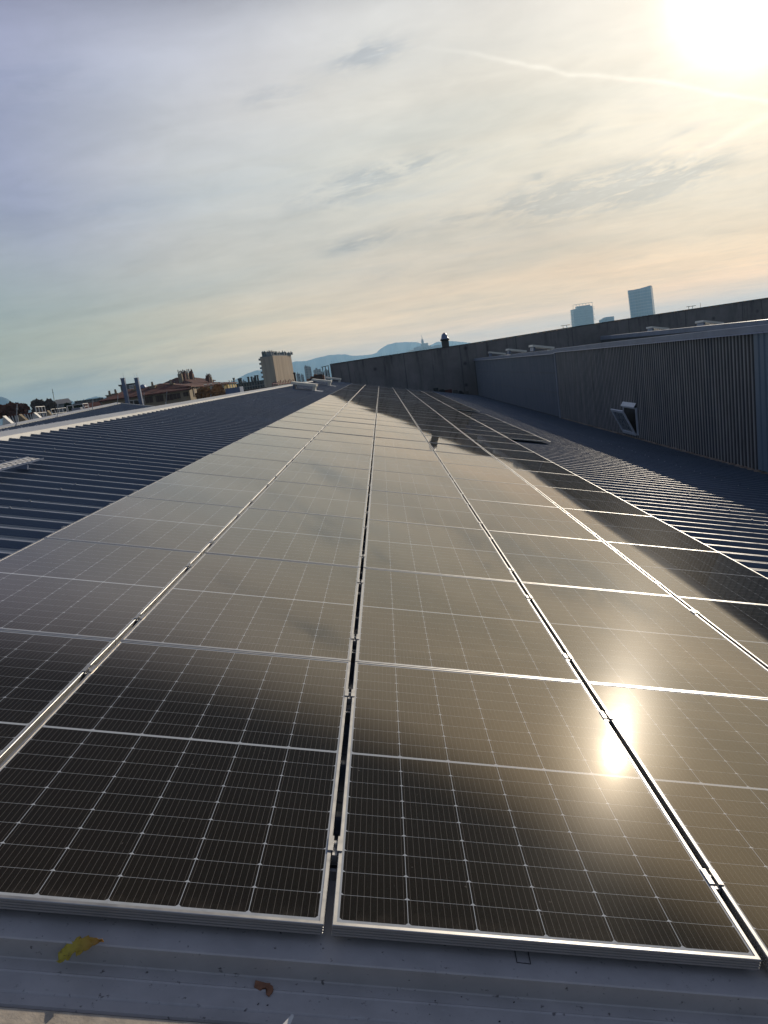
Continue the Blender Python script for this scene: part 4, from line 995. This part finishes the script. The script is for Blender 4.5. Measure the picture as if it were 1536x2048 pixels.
# ---- skyline towers on the right
D = 2250
def tw(px_, py_, D): return at(px_, py_, D)
base = tw(1285, 654, D)
def lp(px_, D_): q = at(px_, 620, D_); return (q.x - base.x, q.y - base.y)
tl = thing('skyscraper', 'tall slim blue glass skyscraper with a concave sloping top', 'skyscraper', (base.x, base.y, GZ))
zt = lambda px_, py_: at(px_, py_, D).z - GZ
cols = [(1258.5, 580.5, 1263, D), (1269.5, 579.5, 1276.5, D - 6), (1282.5, 577, 1281, D - 14), (1294, 574, 1294, D - 20), (1304, 570.5, 1308, D - 16), (1307.5, 571.5, 1312, D + 8)]
def face(i, mat):
    a, c = cols[i], cols[i + 1]; mb = MB(); pts_ = []
    for q in (a, c):
        xt, yt = lp(q[0], q[3]); xb, yb = lp(q[2], q[3]); pts_.append(((xb, yb, 0), (xt, yt, zt(q[0], q[1]))))
    (b0, t0), (b1, t1) = pts_
    off = 28
    bk = lambda p: (p[0] + 8, p[1] + off, p[2])
    mb.add([b0, b1, t1, t0, bk(b0), bk(b1), bk(t1), bk(t0)], [(0, 1, 2, 3), (7, 6, 5, 4), (3, 2, 6, 7), (1, 5, 6, 2), (0, 3, 7, 4)])
    mb.build('facade', mat, tl)
for i, mm in enumerate((M_bluegl, M_bluegd, M_bluegl, M_bluegl, M_bluegd)): face(i, mm)
D2 = 2550; base = tw(1168, 671, D2)
t2 = thing('skyscraper', 'broad blue skyscraper with ragged sunshade fins and open crown', 'skyscraper', (base.x, base.y, GZ))
px2 = lambda px_, py_: (at(px_, py_, D2).x - base.x, at(px_, py_, D2).z - GZ)
zb_, zt_ = 0, px2(1166, 616)[1]
hw = (px2(1189, 640)[0] - px2(1144, 640)[0]) / 2; cxx = (px2(1189, 640)[0] + px2(1144, 640)[0]) / 2
hw -= 2.5
MB().box(cxx - hw, cxx + hw * .15, -8, 26, 0, zt_).build('core', M_bluegl, t2)
MB().box(cxx + hw * .15 + .01, cxx + hw, -10, 26, 0, zt_ + 3).build('core', M_bluegd, t2)
sl = MB(); nf = 34
for i in range(nf):
    z = zt_ * (i + .5) / nf; e0, e1 = random.uniform(.6, 3.4) * (.1 if nf * .45 < i < nf * .55 else 1), random.uniform(.2, 5.5)
    sl.box(cxx - hw - e0, cxx + hw + e1, -12, 27, z, z + .9)
sl.build('sunshade_fins', M_blockg, t2)
cr = MB(); zc = px2(1188, 604)[1]
for k in range(7):
    x = cxx - hw + 2 * hw * k / 6; cr.bar((x, -8, zt_), (x, -8, zc), .5)
cr.bar((cxx - hw, -8, zc), (cxx + hw, -8, zc), .6); cr.box(cxx - hw * .55, cxx + hw * .8, -4, 20, zt_, zt_ + (zc - zt_) * .55); cr.build('crown', M_bluegd, t2)
D3 = 2400; base = tw(1216, 664, D3)
t3_ = thing('office_tower', 'low blue tower top with a slanting roof between the two skyscrapers', 'skyscraper', (base.x, base.y, GZ))
x0, x1, x2 = [at(q, 640, D3).x - base.x for q in (1200.5, 1210, 1230)]
z0, z1, z2 = [at(a, b_, D3).z - GZ for a, b_ in ((1200.5, 640), (1210, 634.5), (1230, 632))]
MB().prism([(x0, 0), (x1, -5), (x1, 20), (x0, 20)], 0, [z0, z1, z1, z0]).build('facade', M_bluegl, t3_)
MB().prism([(x1 + .01, -5), (x2, 0), (x2, 20), (x1 + .01, 20)], 0, [z1, z2, z2, z1]).build('facade', M_bluegl, t3_)

# ---- hills, mountains, church
def range_mesh(prof, D, name, mat, thick=900, jag=3):
    random.seed(len(prof) * 13 + int(D)); P = []
    for i in range(len(prof) - 1):
        (xa, ya), (xb, yb) = prof[i], prof[i + 1]; n = max(2, int(abs(xb - xa) / 3))
        for k in range(n): f = k / n; P.append((xa + (xb - xa) * f, ya + (yb - ya) * f + (random.uniform(-.5, .5) if jag else 0)))
    P.append(prof[-1]); rows = 7; mb = MB(); N = len(P)
    for r in range(rows):
        f = r / (rows - 1)
        for i, (x, y) in enumerate(P):
            q = at(x, y, D); d = Vector((q.x - CP.x, q.y - CP.y, 0)).normalized()
            z = GZ - 1 + (q.z - GZ + 1) * (math.sin(f * math.pi / 2) ** 1.1)
            off = (f - 1) * thick * (1 + .25 * math.sin(i * .7)) + 120 * math.sin(i * .45 + r * 1.3) * (0 if r in (0, rows - 1) else 1) * f * (1 - f) * 2
            mb.v.append((q.x + d.x * off, q.y + d.y * off, z))
    for i, (x, y) in enumerate(P):
        q = at(x, y, D); d = Vector((q.x - CP.x, q.y - CP.y, 0)).normalized(); mb.v.append((q.x + d.x * thick, q.y + d.y * thick, GZ - 1))
    for r in range(rows):
        for i in range(N - 1): a = r * N + i; mb.f.append((a, a + 1, a + N + 1, a + N))
    return tag(mb.build(name, mat), kind='structure')
range_mesh([(-160, 800), (-90, 782), (-40, 786), (0, 793), (14, 797), (25, 806), (42, 813), (60, 817), (75, 826)], 5200, 'mountains', M_mount)
range_mesh([(120, 812), (132, 803), (142, 801), (152, 806), (175, 797), (192, 793), (210, 795), (240, 792)], 5600, 'mountains', M_mount, 700)
range_mesh([(440, 772), (470, 760), (492, 748), (508, 742), (522, 740), (545, 737), (575, 727), (592, 722.5), (612, 722), (640, 714), (660, 710), (690, 708.5), (704, 711.5), (722, 711), (742, 709), (752, 706), (762, 697), (776, 689), (790, 685.5), (812, 684), (834, 684.5), (850, 690), (860, 690.5), (874, 684), (892, 682), (915, 683), (945, 686), (990, 690), (1080, 690), (1200, 690)], 6800, 'mountains', M_mount, 1200)
range_mesh([(780, 716), (806, 706), (826, 699), (840, 693.5), (852, 693), (868, 695), (884, 696), (910, 697), (960, 705)], 3200, 'hill', M_hill, 300)
p = at(846, 693, 3150)
cb = thing('church', 'small hilltop church with a spired bell tower silhouetted before the mountains', 'church', (p.x, p.y, p.z - 22))
MB().box(-8, 22, -6, 8, 0, 30).build('nave', M_far, cb)
MB().prism([(-8, -6), (22, -6), (22, 8), (-8, 8)], 30.01, [34, 34, 30.02, 30.02]).build('roof', M_blockg, cb)
mb = MB(); mb.box(-5, 5, -9, 1, 0, 44); mb.box(-3.6, 3.6, -7.6, -.4, 44, 50); mb.add([(-3.6, -7.6, 50), (3.6, -7.6, 50), (3.6, -.4, 50), (-3.6, -.4, 50), (0, -4, 58)], [(0, 1, 4), (1, 2, 4), (2, 3, 4), (3, 0, 4)]); mb.bar((0, -4, 57), (0, -4, 70), 1.1, .5); mb.build('bell_tower', M_far, cb)
for i, (px_, h) in enumerate(((832, 14), (838, 18), (858, 22), (866, 19), (873, 24), (879, 26))):
    p = at(px_, 697, 3120); o = MB().box(p.x - 9, p.x + 9, p.y, p.y + 14, p.z - 30, p.z + h * .9 - 8).build('hill_house', M_far)
    tag(o, ['lowest pale house left of the hilltop church', 'pale house just left of the hilltop church', 'pale block just right of the hilltop church', 'second pale block right of the hilltop church', 'third pale block right of the hilltop church', 'pale block beside the domed chimney on the hill'][i], 'house', 'houses on the church hill')

# ------------------------------------------------------------------ trees
def tree(name, label, px_, py_top, py_bot, D, half_px, mat, nleaf=1500, seed=1, leaf=.38, group=None):
    random.seed(seed)
    top = at(px_, py_top, D); bot = at(px_, py_bot, D); wr = half_px / F * D * 1.02
    t = thing(name, label, 'tree', (top.x, top.y, GZ), group)
    H = top.z - GZ; cz = (H + bot.z - GZ) / 2; rz = (H - (bot.z - GZ)) / 2
    cz = max(H * .55, cz) if False else cz
    mb = MB(); mb.bar((0, 0, 0), (.2, 0, cz - rz * .4), .38, .22, 8)
    cl = []
    for k in range(13):
        a = random.uniform(0, 6.28); f = random.uniform(.2, .88); e = random.uniform(-.55, .85)
        c = Vector((math.cos(a) * wr * f * math.sqrt(max(.1, 1 - e * e)), math.sin(a) * wr * f * .8, cz + rz * e * .8))
        cl.append((c, wr * random.uniform(.22, .42))); mb.bar((.2, 0, cz - rz * random.uniform(.2, .6)), c, .12, .03, 5)
    mb.build('trunk', M_bark, t)
    cr = MB()
    for i in range(nleaf):
        c, r = random.choice(cl)
        while True:
            v = Vector([random.uniform(-1, 1) for _ in range(3)])
            if v.length < 1: break
        p = c + v * r * (.7 + .3 * v.length); s = leaf * random.uniform(.5, 1.2)
        u = Vector([random.gauss(0, 1) for _ in range(3)]).normalized(); w = u.orthogonal().normalized() * s * .6; u = u * s
        cr.quad(p - u - w * .4, p - u * .2 + w, p + u, p - u * .1 - w)
    cr.build('crown', mat, t)
    return t
tree('tree', 'dense russet tree at the far left edge of the picture', 8, 811, 842, 105, 20, M_leafb, 2600, 3, .36, 'trees on the left')
tree('tree', 'russet tree crown right of the pale rod at the left', 36, 807, 842, 110, 17, M_leafb, 2400, 4, .36, 'trees on the left')
tree('tree', 'rounded grey brown tree left of the tall antenna', 78, 799, 835, 140, 16, M_leafg, 2200, 5, .42, 'trees on the left')
tree('tree', 'grey brown tree touching the tall antenna', 101, 798.5, 833, 140, 13, M_leafg, 2000, 6, .42, 'trees on the left')
tree('tree', 'dark green bush between the white building and the guard rail', 138, 806, 826, 120, 9, M_leafd, 1200, 8, .3, 'trees on the left')
tree('tree', 'small dark green tree right of the guard rail top', 158, 808, 826, 130, 8, M_leafd, 1000, 9, .3, 'trees on the left')
tree('tree', 'large amber autumn tree in front of the ochre house', 428, 772, 806, 98, 25, M_leafo, 3600, 10, .30, 'trees on the left')
tree('tree', 'thin amber tree against the beige side wing', 404, 776, 808, 104, 15, M_leafo, 1500, 11, .28, 'trees on the left')
# flat blue-grey canopy in front of the houses
p = at(434, 797, 80); q = at(470, 790, 80)
cn = thing('canopy', 'flat blue grey canopy roof in front of the amber tree', 'canopy', (p.x, p.y, GZ))
MB().box(0, q.x - p.x + 3, 0, 4, p.z - GZ - .25, p.z - GZ).build('canopy_roof', M_trim, cn)
MB().box(1.2, q.x - p.x + 2.5, .5, 3.5, 0, p.z - GZ - .26).build('canopy_wall', M_glass, cn)
MB().box(.8, 2.4, 1, 3, p.z - GZ + .001, p.z - GZ + .9).build('rooftop_box', M_post, cn)

# ------------------------------------------------------------------ air
hb = MB().box(-5500, 5500, -600, 8300, -13, 240).build('haze', None)
HM = bpy.data.materials.new('haze'); HM.use_nodes = True; t = HM.node_tree; t.nodes.clear()
vp = t.nodes.new('ShaderNodeVolumePrincipled'); vp.inputs['Color'].default_value = (.40, .70, 1.0, 1); vp.inputs['Density'].default_value = 1.55e-4; vp.inputs['Anisotropy'].default_value = .35
oo = t.nodes.new('ShaderNodeOutputMaterial'); t.links.new(vp.outputs[0], oo.inputs['Volume'])
hb.data.materials.append(HM); tag(hb, kind='stuff')
